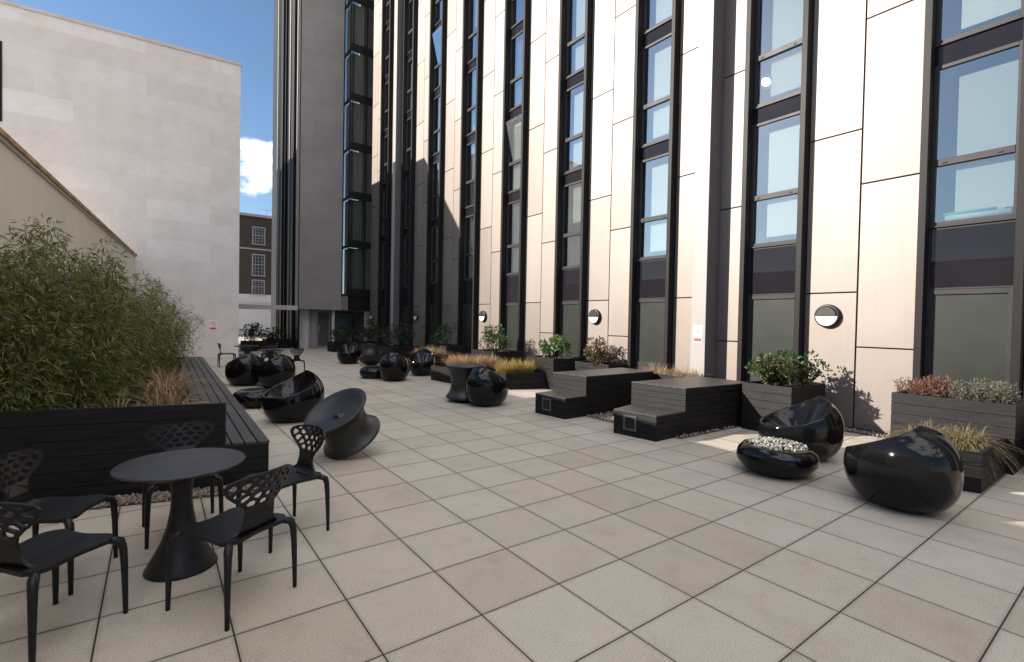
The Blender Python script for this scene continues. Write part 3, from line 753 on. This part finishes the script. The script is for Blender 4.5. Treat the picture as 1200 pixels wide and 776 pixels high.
for x, y, fx, fy, lab in ((1.0, 16.1, 1, 0, 'far perforated chair left of the far table by the stone wall'), (2.25, 15.7, -1, .1, 'far perforated chair right of the far table by the stone wall'), (1.5, 15.15, .1, 1, 'far perforated chair with back to the camera before the far table'),
                          (1.72, 12.2, .2, 1, 'far perforated chair left of the table at the bench end'), (2.32, 12.5, -.4, .8, 'far perforated chair right of the table at the bench end, sunlit gaps in its back'), (2.0, 14.1, 0, -1, 'far perforated chair facing the camera behind the table at the bench end')):
    place(x, y, fx, fy, lab)

# ------------------------------------------------------------------ timber planters and seats
def planter_body(b, poly, h, boards, wall=.04, soil=.06):
    prof = []
    bh = h / boards
    for i in range(boards):
        z0 = i * bh; z1 = (i + 1) * bh
        prof += [(0, z0 + .001), (0, z1 - (.007 if i < boards - 1 else 0))]
        if i < boards - 1: prof += [(.008, z1 - .007), (.008, z1)]
    prof += [(wall, h), (wall, h - soil - .03)]
    rings = []
    for d, z in prof: rings.append([(p.x, p.y, z) for p in inset(poly, d)])
    b.loft(rings, True, smooth=False)
def make_planter(label, poly, h, boards=6, cat='planter', group='black timber planters along the facade'):
    cx = sum(p[0] for p in poly) / len(poly); cy = sum(p[1] for p in poly) / len(poly)
    t = thing('timber_planter', label, cat, (cx, cy, 0), 0, group)
    pl = [(p[0] - cx, p[1] - cy) for p in poly]
    b = MB(); planter_body(b, pl, h, boards); b.build('box', M['wood'], t, bevel=.003)
    b = MB(); q = inset(pl, .041); b.add([(p.x, p.y, h - .06) for p in q], [tuple(range(len(q)))]); b.build('soil', M['soil'], t)
    return t
PL = {}
PL['R'] = make_planter('tall black planter at right holding red and grey heather', [(7.33, -1.86), (8.30, -1.86), (8.30, -.64), (7.33, -.64)], .84)
PL['Rlow'] = make_planter('low black planter step at right with wispy green grass', [(6.08, -1.79), (7.322, -1.79), (7.322, -.92), (6.16, -1.05), (6.02, -1.62)], .43, 3)
PL['Rfar'] = make_planter('low black planter cut off by the right edge', [(7.45, -3.6), (8.3, -3.6), (8.3, -2.02), (7.45, -2.02)], .45, 3)
PL['4'] = make_planter('black planter with glossy green shrub beside the larger stepped seat', [(7.02, .54), (8.25, .54), (8.25, 1.33), (7.02, 1.33)], .78)
PL['dry'] = make_planter('low black planter with dry brown plants between the stepped seats and facade', [(7.56, 2.62), (8.3, 2.62), (8.3, 4.25), (7.56, 4.25)], .68, 5)
PL['P4'] = make_planter('black planter with brown-leaved shrub against the facade behind the farther stepped seat', [(7.75, 5.0), (8.4, 5.0), (8.4, 6.15), (7.75, 6.15)], .74, 5)
PL['P3'] = make_planter('tall black planter with bright green shrub beside the straw grass', [(7.22, 6.38), (8.4, 6.28), (8.4, 7.5), (7.22, 7.5)], .80)
PL['B'] = make_planter('low black planter filled with straw yellow grass', [(6.16, 6.98), (7.21, 6.68), (7.21, 8.0), (6.16, 8.0)], .42, 3)
PL['A'] = make_planter('low black planter filled with orange grass', [(5.57, 8.42), (7.0, 8.12), (7.0, 9.95), (5.48, 9.75)], .42, 3)
PL['5'] = make_planter('tall black planter with dark green shrub behind the orange grass', [(7.3, 9.2), (8.4, 9.2), (8.4, 10.5), (7.3, 10.5)], .80)
PL['6'] = make_planter('low black planter with yellow-green grass left of the orange grass', [(5.9, 11.3), (7.3, 11.2), (7.3, 13.2), (5.9, 13.2)], .42, 3)
PL['7'] = make_planter('tall dark planter in shade with a thin shrub', [(7.5, 12.6), (8.4, 12.6), (8.4, 14), (7.5, 14)], .8)
PL['8'] = make_planter('dark planter in deep shade with a rounded shrub, before the grey pilaster', [(6.7, 15.6), (8.2, 15.6), (8.2, 17.2), (6.7, 17.2)], .6, 4)
PL['9'] = make_planter('dark planter in deep shade with a spreading shrub, near the glazed bay', [(6.9, 19.4), (8.2, 19.4), (8.2, 21), (6.9, 21)], .6, 4)
PL['10'] = make_planter('farthest dark planter with a low shrub beside the entrance', [(6.3, 22.2), (7.6, 22.2), (7.6, 23.3), (6.3, 23.3)], .5, 4)
PL['11'] = make_planter('dark planter with a bushy shrub under the pale beam', [(2.5, 24.2), (3.6, 24.2), (3.6, 25), (2.5, 25)], .5, 4)
PL['12'] = make_planter('dark planter with a low hedge left of the tower side', [(3.9, 26.4), (5.2, 26.4), (5.2, 27.6), (3.9, 27.6)], .5, 4)

def make_seat(label, low, up, hl, hu):
    cx, cy = low[0]
    t = thing('stepped_seat', label, 'seat', (cx, cy, 0), 0, 'dark timber stepped seats')
    lo = [(p[0] - cx, p[1] - cy) for p in low]; uu = [(p[0] - cx, p[1] - cy) for p in up]
    b = MB(); prof = []
    def stack(poly, h, boards, z0=.0, lip=.02):
        rings = []; bh = (h - z0 - lip) / boards
        for i in range(boards):
            a = z0 + i * bh; e = a + bh
            for d, z in ((0, a), (0, e - .007), (.008, e - .007), (.008, e)): rings.append([(p.x, p.y, z) for p in inset(poly, d)])
        return rings
    b.loft(stack(lo, hl, 4), True, smooth=False); b.build('step', M['wood'], t, bevel=.002)
    b = MB(); b.loft(stack(uu, hu, 8), True, smooth=False); b.build('seat_block', M['wood'], t, bevel=.002)
    def lid(poly, h, name):
        b = MB(); q = inset(poly, -.004); n = 7
        # boards run along the long side (between edges 0-1 and 3-2)
        p0, p1, p2, p3 = q
        for i in range(n):
            a, c = i / n + .004, (i + 1) / n - .004
            pl = [p0.lerp(p3, a), p1.lerp(p2, a), p1.lerp(p2, c), p0.lerp(p3, c)]
            b.prism(pl, h - .021, h)
        b.build(name, M['decktop'], t, bevel=.002)
    lid(lo, hl, 'step_top'); lid(uu, hu, 'seat_top')
    # recessed square light in the step's front (edge 3 -> 0)
    a, e = Vector((*lo[3], 0)), Vector((*lo[0], 0)); dx = (e - a).normalized(); nn = Vector((dx.y, -dx.x, 0)) ; nn = -nn if nn.x > 0 else nn
    c = a.lerp(e, .40); w = .115
    def quadbox(bb, u0, u1, z0, z1, d0, d1):
        vs = [c + dx * u + nn * d + Vector((0, 0, z)) for d in (d0, d1) for z in (z0, z1) for u in (u0, u1)]
        bb.add(vs, [(0, 1, 3, 2), (4, 6, 7, 5), (0, 4, 5, 1), (2, 3, 7, 6), (0, 2, 6, 4), (1, 5, 7, 3)])
    b = MB(); zc = hl * .54
    for u0, u1, z0, z1 in ((-w, -w + .03, zc - w, zc + w), (w - .03, w, zc - w, zc + w), (-w + .03, w - .03, zc - w, zc - w + .03), (-w + .03, w - .03, zc + w - .03, zc + w)): quadbox(b, u0, u1, z0, z1, -.01, .012)
    b.build('step_light_frame', M['steel'], t)
    b = MB(); quadbox(b, -w + .03, w - .03, zc - w + .03, zc + w - .03, -.01, .004); b.build('step_light_lens', M['spandrel'], t)
    return t
make_seat('nearer dark timber stepped seat with square step light beside the glossy shrub', [(4.97, 1.50), (5.74, 1.52), (5.66, 2.42), (4.88, 2.24)], [(5.70, 1.515), (7.48, 1.40), (7.48, 2.45), (5.60, 2.50)], .38, .74)
make_seat('farther dark timber stepped seat with a pale worn top', [(4.93, 3.42), (5.50, 3.44), (5.44, 4.30), (4.87, 4.19)], [(5.46, 3.44), (7.50, 3.50), (7.50, 4.38), (5.40, 4.30)], .38, .74)

# long planter with bench on the left
t = thing('planter_bench', 'long black planter with a slatted bench edge at left, bamboo growing in it', 'planter', (0, 2.56, 0))
FP = [(-.39, 2.63), (-.36, 2.70), (-3.05, 3.37), (-3.05, 3.27)]
b = MB()
zz = 0
for i in range(6):
    z0 = i * .142; z1 = z0 + .142 - (.004 if i < 5 else 0)
    b.prism([(p[0], p[1] - 2.56) for p in [(-3.05, 3.28), (-.385, 2.635), (-.372, 2.69), (-3.05, 3.34)]], z0, z1)
b.build('front_board', M['wood'], t, bevel=.003)
b = MB()
for i in range(3):
    z0 = i * .142; z1 = z0 + .142 - .006
    b.prism([(.0, .0), (.05, .0), (.30, 12.5), (.24, 12.5)][0:0] or [(-.02, .0), (.0, .0), (.21, 12.4), (.19, 12.4)], z0, z1)
    b.prism([(-.383, .068), (-.02, -.012 + .0), (-.02, .03), (-.383, .11)], z0, z1)
b.build('bench_side', M['wood'], t, bevel=.002)
b = MB()
ns = 5
for i in range(ns):
    a0_, a1_ = i / ns + .012, (i + 1) / ns - .012
    f0_, f1_ = Vector((-.56, .12)), Vector((.012, -.02)); e0, e1 = Vector((-.385, 12.4)), Vector((.225, 12.4))
    b.prism([f0_.lerp(f1_, a0_), f0_.lerp(f1_, a1_), e0.lerp(e1, a1_), e0.lerp(e1, a0_)], .42, .445)
b.build('bench_slats', M['slats'], t, bevel=.003)
b = MB(); b.add([(-.55, .15, .36), (-.38, 12.4, .36), (-1.4, 17.6, .36), (-3.2, .75, .36)], [(0, 1, 2, 3)]); b.build('soil', M['soil'], t)
b = MB(); b.box(-2.05, .2, 12.42, 12.48, 0, .445); b.build('end_board', M['wood'], t)

# ------------------------------------------------------------------ plants
def leaves(center_fn, n, seed, length, width, updir=.2, droop=0., spread=1.0, along=None):
    """n folded leaf blades; center_fn(rng, n) gives positions (n,3) and preferred outward directions (n,3)"""
    r = np.random.default_rng(seed); c, d = center_fn(r, n)
    d = d + r.normal(0, spread, (n, 3)); d[:, 2] += updir; d /= np.linalg.norm(d, axis=1, keepdims=True) + 1e-9
    u = r.normal(0, 1, (n, 3)); s = np.cross(d, u); s /= np.linalg.norm(s, axis=1, keepdims=True) + 1e-9
    nn = np.cross(s, d)
    l = length * r.uniform(.6, 1.25, (n, 1)); w = width * r.uniform(.7, 1.25, (n, 1))
    p0 = c; tip = c + d * l; tip[:, 2] -= droop * l[:, 0]
    m = c + d * l * .45; m[:, 2] -= droop * .25 * l[:, 0]
    a = m + s * w + nn * w * .3; b = m - s * w + nn * w * .3
    V = np.stack([p0, a, tip, m, b], 1)
    base = np.arange(n)[:, None] * 5
    F = np.concatenate([base + np.array([[0, 1, 2, 3]]), base + np.array([[0, 3, 2, 4]])], 0)
    return V, F
def blob_fn(cl, rad):
    cl = np.array(cl, float); rad = np.array(rad, float)
    def f(r, n):
        k = r.integers(0, len(cl), n); v = r.normal(0, 1, (n, 3)); v /= np.linalg.norm(v, axis=1, keepdims=True)
        q = r.uniform(.35, 1, (n, 1)) ** .5
        return cl[k] + v * q * rad[k][:, None] if rad.ndim == 1 else cl[k] + v * q * rad[k], v
    return f
def shrub(label, x, y, z, rx, ry, h, n, leaf, mat, seed, wid=.45, clumps=14, cat='shrub', name='shrub', mat2=None, lift=.25):
    r = random.Random(seed); t = thing(name, label, cat, (x, y, z), 0, None)
    cl = []; rad = []
    b = MB()
    for i in range(clumps):
        a = r.uniform(0, 6.28); q = r.uniform(0, 1) ** .5; zz = h * r.uniform(.22, 1.0) * (1 - .35 * q * q)
        p = (rx * q * math.cos(a) * r.uniform(.7, 1.15), ry * q * math.sin(a) * r.uniform(.7, 1.15), zz); cl.append(p); rad.append(r.uniform(.09, .27) * h)
        b.tube([(p[0] * .15, p[1] * .15, -.03), (p[0] * .55, p[1] * .55, zz * .55), p], [.012, .008, .004], 5)
    b.build('stems', M['stem'], t)
    V, F = leaves(blob_fn(cl, rad), n, seed, leaf, leaf * wid / 2 * 1.0, updir=lift, spread=.6)
    npmesh('foliage', V, F, M[mat], t)
    if mat2:
        V, F = leaves(blob_fn(cl[: max(3, clumps // 2)], [q * .9 for q in rad[: max(3, clumps // 2)]]), n // 2, seed + 50, leaf * .8, leaf * wid / 2, updir=lift, spread=.6)
        npmesh('dry_foliage', V, F, M[mat2], t)
    return t
def grass(label, x, y, z, rx, ry, n, length, mat, seed, lean=.55, width=.004, cat='grass tuft', name='grass_tuft', droop=.55):
    r = np.random.default_rng(seed); t = thing(name, label, cat, (x, y, z))
    a = r.uniform(0, 2 * np.pi, n); q = np.sqrt(r.uniform(0, 1, n)); base = np.stack([rx * q * np.cos(a), ry * q * np.sin(a), np.zeros(n)], 1)
    dirh = r.uniform(0, 2 * np.pi, n); out = np.stack([np.cos(dirh), np.sin(dirh)], 1) * .7 + np.stack([np.cos(a), np.sin(a)], 1) * .6
    l = length * r.uniform(.5, 1.2, n); ln = lean * r.uniform(.2, 1.3, n)
    K = 6; V = np.zeros((n, K, 2, 3)); side = np.stack([-out[:, 1], out[:, 0], r.normal(0, .3, n)], 1); side /= np.linalg.norm(side, axis=1, keepdims=True)
    for k in range(K):
        u = k / (K - 1)
        p = base.copy(); p[:, :2] += out * (l * ln * u ** 1.5)[:, None]; p[:, 2] += l * (u * (1 - ln * .25) - droop * ln * u ** 3)
        w = width * (1 - u) ** .6 + .0006
        V[:, k, 0] = p + side * w; V[:, k, 1] = p - side * w
    idx = []
    for k in range(K - 1): idx.append([2 * k, 2 * k + 1, 2 * k + 3, 2 * k + 2])
    F = (np.array(idx)[None] + (np.arange(n) * 2 * K)[:, None, None]).reshape(-1, 4)
    npmesh('blades', V, F, M[mat], t); return t

# bamboo hedge: separate clumps
def bamboo(label, x, y, h, rx, ry, n, seed):
    r = random.Random(seed); t = thing('bamboo_clump', label, 'bamboo', (x, y, .36), 0, 'bamboo clumps in the long planter')
    b = MB(); cl = []; rad = []
    nc = 22
    for i in range(nc):
        a = r.uniform(0, 6.28); q = r.uniform(0, 1) ** .5; bx, by = rx * .6 * q * math.cos(a), ry * .7 * q * math.sin(a)
        hh = h * r.uniform(.62, 1.0) * (1 - .12 * q); lx, ly = r.uniform(-.3, .3) + bx * .35, r.uniform(-.3, .3) + by * .3
        pts = [(bx + lx * u ** 2, by + ly * u ** 2, hh * u) for u in (0, .3, .6, .85, 1)]
        b.tube(pts, [.009, .008, .006, .004, .002], 5)
        for u in [j / 16 for j in range(1, 17)]:
            rr = .13 + .26 * math.sin(math.pi * min(1, u * .93 + .04)) ** .8
            cl.append((bx + lx * u * u, by + ly * u * u, hh * u)); rad.append(rr * (1 if u < .8 else .55))
    b.build('culms', M['culm'], t)
    V, F = leaves(blob_fn(cl, rad), int(n * 1.3), seed, .108, .0068, updir=-.15, droop=.25, spread=.75)
    npmesh('foliage', V, F, M['bamboo'], t)
    return t
bamboo('bamboo clump nearest the camera at the left edge, dense and dark', -2.28, 3.95, 2.35, .62, .55, 9500, 21)
bamboo('bamboo clump second from the left edge, tall loose tips', -1.90, 4.8, 2.60, .62, .8, 10500, 22)
bamboo('bamboo clump in the middle of the hedge with feathery crown', -1.72, 6.6, 2.45, .70, 1.0, 10500, 23)
bamboo('bamboo clump right of the middle, rounded and mid green', -1.42, 8.8, 2.25, .72, 1.1, 9500, 24)
bamboo('bamboo clump toward the stone wall, lower and leaning over the bench', -1.12, 11.0, 2.05, .75, 1.1, 8000, 25)
bamboo('last bamboo clump at the far bench end before the limestone wall', -.80, 13.4, 1.85, .8, 1.0, 7000, 26)
bamboo('bamboo clump behind the nearest, low and against the garden wall', -2.55, 5.6, 2.2, .5, .8, 6500, 27)
for x, y, n, l, s, lab in ((-.92, 4.0, 260, .55, 41, 'dry brown grass tuft just behind the front board of the long planter'), (-.80, 5.2, 300, .62, 42, 'dry brown grass tuft spilling over the bench slats'), (-.85, 6.6, 330, .85, 43, 'tall dry russet grass tuft in front of the bamboo'), (-1.35, 4.2, 240, .5, 44, 'short dry grass tuft low in front of the left bamboo'), (-.72, 8.2, 220, .5, 45, 'farther dry grass tuft at the bench edge')):
    grass(lab, x, y, .36, .20, .28, int(n * .55), l * 1.15, 'dry', s, lean=1.15, width=.009, droop=.75)
# facade planters
shrub('glossy green shrub overhanging the planter beside the nearer stepped seat', 7.45, .98, .72, .52, .45, .62, 1500, .075, 'shrub', 61, .5, 16, mat2='brownleaf')
shrub('dark shadowed shrub sprig on the right side of the glossy shrub planter', 7.95, .75, .72, .3, .3, .5, 500, .07, 'shrub', 62, .5, 8)
def heather(label, x, y, z, rx, ry, n, mat, seed):
    r = random.Random(seed); t = thing('heather', label, 'plant', (x, y, z))
    cl = []; rad = []; b = MB()
    b.box(-rx, rx, -ry, ry, -.034, -.024)
    for i in range(34):
        px, py = r.uniform(-rx, rx), r.uniform(-ry, ry); hh = r.uniform(.12, .27); lx, ly = r.uniform(-.06, .06), r.uniform(-.06, .06)
        b.tube([(px, py, -.03), (px + lx, py + ly, hh)], [.006, .003], 5)
        for u in (.35, .55, .75, .95): cl.append((px + lx * u, py + ly * u, hh * u)); rad.append(.035)
    b.build('stems', M['stem'], t); V, F = leaves(blob_fn(cl, rad), n, seed, .05, .006, updir=.9, spread=.4); npmesh('foliage', V, F, M[mat], t); return t
heather('red-brown heather at the left of the tall right planter', 7.62, -.95, .80, .22, .27, 2600, 'redleaf', 71)
heather('grey-green heather at the right of the tall right planter', 7.62, -1.52, .80, .22, .27, 2600, 'greyleaf', 72)
grass('wispy green and tan grass tuft in the low right planter, left clump', 6.55, -1.20, .38, .2, .16, 650, .33, 'ygrass', 73, lean=1.15, width=.0035, droop=.95)
grass('wispy tan grass tuft trailing over the edge of the low right planter', 6.78, -1.50, .38, .24, .16, 650, .34, 'ygrass', 74, lean=1.2, width=.0035, droop=1.05)
for x, y, s, lab in ((7.85, 3.0, 75, 'dry brown grass tuft behind the nearer stepped seat'), (7.85, 3.7, 76, 'sparse dry tuft farther left behind the nearer stepped seat')):
    grass(lab, x, y, .62, .22, .3, 260, .32, 'dry', s, lean=.9, width=.005)
shrub('brown and green shrub in the planter under the tan-panel lamp', 8.02, 5.6, .70, .36, .5, .62, 1500, .07, 'brownleaf', 77, .5, 16, mat2='shrub')
shrub('bright lime green shrub in the tall planter beside the straw grass', 7.6, 6.85, .74, .42, .5, .58, 1700, .075, 'lime', 78, .55, 16)
for x, y, s, l, lab in ((6.45, 7.35, 79, .42, 'straw yellow grass tuft, left half of its low planter'), (6.9, 7.2, 80, .42, 'straw yellow grass tuft, right half of its low planter')):
    grass(lab, x, y, .38, .26, .3, 700, l, 'straw', s, lean=.6, width=.006)
for x, y, s, lab in ((5.85, 8.9, 81, 'orange grass tuft at the left end of the orange planter'), (6.3, 8.7, 82, 'orange grass tuft in the middle of the orange planter'), (6.75, 8.7, 83, 'orange grass tuft at the right end of the orange planter'), (6.2, 9.4, 84, 'orange grass tuft at the back of the orange planter')):
    grass(lab, x, y, .38, .26, .3, 650, .44, 'orange', s, lean=.6, width=.007)
shrub('dark green shrub in the tall planter behind the orange grass', 7.7, 9.8, .74, .42, .5, .85, 1500, .08, 'shrub', 85, .45, 16)
for x, y, s, m_, lab in ((6.25, 11.8, 86, 'orange', 'orange tipped grass tuft left of the orange planter'), (6.7, 11.8, 87, 'ygrass', 'yellow-green grass tuft left of the orange planter'), (6.9, 12.6, 88, 'ygrass', 'yellow-green grass tuft at the back in the half shade')):
    grass(lab, x, y, .38, .28, .32, 550, .5, m_, s, lean=.55, width=.007)
shrub('thin dark shrub catching a little sun in the half shade', 7.8, 13.2, .74, .4, .5, .8, 700, .08, 'shrub', 89, .45, 10)
shrub('rounded dark shrub before the grey pilaster', 7.4, 16.4, .55, .65, .6, 1.0, 1600, .09, 'darkshrub', 90, .45, 18)
shrub('spreading dark shrub near the glazed bay', 7.5, 20.2, .55, .6, .6, 1.1, 1500, .10, 'darkshrub', 91, .45, 18)
shrub('low dark shrub beside the entrance', 6.9, 22.7, .45, .6, .5, .8, 1200, .10, 'darkshrub', 92, .45, 16)
shrub('dark round shrub under the pale beam', 3.0, 24.6, .45, .55, .4, .9, 1200, .10, 'darkshrub', 93, .45, 16)
shrub('low dark hedge shrub beside the tower side', 4.5, 27, .45, .6, .5, .7, 1000, .10, 'darkshrub', 94, .45, 16)

# ------------------------------------------------------------------ sky, sun, camera
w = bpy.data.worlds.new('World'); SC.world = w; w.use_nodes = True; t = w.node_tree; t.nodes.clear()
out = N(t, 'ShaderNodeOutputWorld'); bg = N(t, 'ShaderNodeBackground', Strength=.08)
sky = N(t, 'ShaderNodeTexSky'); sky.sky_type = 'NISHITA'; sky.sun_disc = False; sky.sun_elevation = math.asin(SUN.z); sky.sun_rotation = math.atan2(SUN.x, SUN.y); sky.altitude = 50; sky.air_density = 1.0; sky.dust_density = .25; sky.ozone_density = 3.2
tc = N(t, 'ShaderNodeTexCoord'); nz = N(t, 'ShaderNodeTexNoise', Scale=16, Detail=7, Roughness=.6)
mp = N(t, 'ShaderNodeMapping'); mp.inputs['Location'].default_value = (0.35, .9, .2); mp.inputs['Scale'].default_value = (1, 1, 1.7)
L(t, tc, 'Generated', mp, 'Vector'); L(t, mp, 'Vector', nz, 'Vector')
# one soft cumulus low in the north (a direction in the sky, with noise for its edge)
CLDIR = (.1431, .9533, .2659)
def blob(d, a, b_, k):
    dp = N(t, 'ShaderNodeVectorMath', operation='DISTANCE'); dp.inputs[1].default_value = d; L(t, tc, 'Generated', dp, 0)
    ad = N(t, 'ShaderNodeMath', operation='MULTIPLY_ADD'); ad.inputs[1].default_value = -k; L(t, nz, 'Fac', ad, 0); L(t, dp, 'Value', ad, 2)
    r_ = N(t, 'ShaderNodeMapRange', interpolation_type='SMOOTHSTEP'); r_.inputs['From Min'].default_value = a; r_.inputs['From Max'].default_value = b_; r_.inputs['To Min'].default_value = 1; r_.inputs['To Max'].default_value = 0
    L(t, ad, 'Value', r_, 'Value'); return r_
# broken white cloud overhead, out of view, added as fill light
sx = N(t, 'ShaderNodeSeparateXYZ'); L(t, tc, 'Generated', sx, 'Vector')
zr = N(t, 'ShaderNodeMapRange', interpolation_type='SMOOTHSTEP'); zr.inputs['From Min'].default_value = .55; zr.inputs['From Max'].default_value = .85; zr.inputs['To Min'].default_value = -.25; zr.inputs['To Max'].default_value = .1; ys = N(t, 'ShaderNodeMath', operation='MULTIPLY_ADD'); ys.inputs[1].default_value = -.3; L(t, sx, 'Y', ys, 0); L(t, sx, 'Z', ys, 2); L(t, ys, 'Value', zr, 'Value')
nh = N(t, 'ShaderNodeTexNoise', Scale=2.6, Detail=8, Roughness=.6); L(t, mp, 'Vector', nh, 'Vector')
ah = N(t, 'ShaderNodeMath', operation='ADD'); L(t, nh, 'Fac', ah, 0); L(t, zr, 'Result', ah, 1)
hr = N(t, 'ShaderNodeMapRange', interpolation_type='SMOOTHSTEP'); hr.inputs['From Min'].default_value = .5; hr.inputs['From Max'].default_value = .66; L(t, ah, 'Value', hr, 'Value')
b1 = blob(CLDIR, -.150, -.055, .22)
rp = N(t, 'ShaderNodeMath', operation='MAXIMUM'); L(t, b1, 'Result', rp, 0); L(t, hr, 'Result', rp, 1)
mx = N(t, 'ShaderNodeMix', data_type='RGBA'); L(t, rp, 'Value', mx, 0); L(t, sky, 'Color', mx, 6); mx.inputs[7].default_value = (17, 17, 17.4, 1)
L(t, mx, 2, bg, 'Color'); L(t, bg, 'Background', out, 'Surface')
sd = bpy.data.lights.new('Sun', 'SUN'); sd.energy = 4.4; sd.angle = R(.5); sd.color = (1, .93, .84)
so = bpy.data.objects.new('Sun', sd); COL.objects.link(so); so.rotation_euler = SUN.to_track_quat('Z', 'Y').to_euler(); so.location = SUN * 60
cam = bpy.data.cameras.new('Camera'); co = bpy.data.objects.new('Camera', cam); COL.objects.link(co); SC.camera = co
right = Vector((.8067361, -.59060004, .01919539)); down = Vector((.00431991, -.02658889, -.99963712)); fwd = Vector((.59089611, .80652627, -.01889887))
mw = Matrix((( right.x, -down.x, -fwd.x, -.94746), (right.y, -down.y, -fwd.y, -2.9562), (right.z, -down.z, -fwd.z, 1.71984), (0, 0, 0, 1)))
co.matrix_world = mw; cam.sensor_fit = 'HORIZONTAL'; cam.sensor_width = 36; cam.lens = 36 * 569.44 / 1200; cam.clip_start = .05; cam.clip_end = 600
vs = SC.view_settings; vs.view_transform = 'Standard'; vs.look = 'None'; vs.gamma = 1; vs.use_curve_mapping = False; vs.exposure = 1.14
SC.cycles.max_bounces = 8; SC.cycles.diffuse_bounces = 5; SC.cycles.glossy_bounces = 4; SC.cycles.transparent_max_bounces = 12
SC.cycles.sample_clamp_indirect = 6
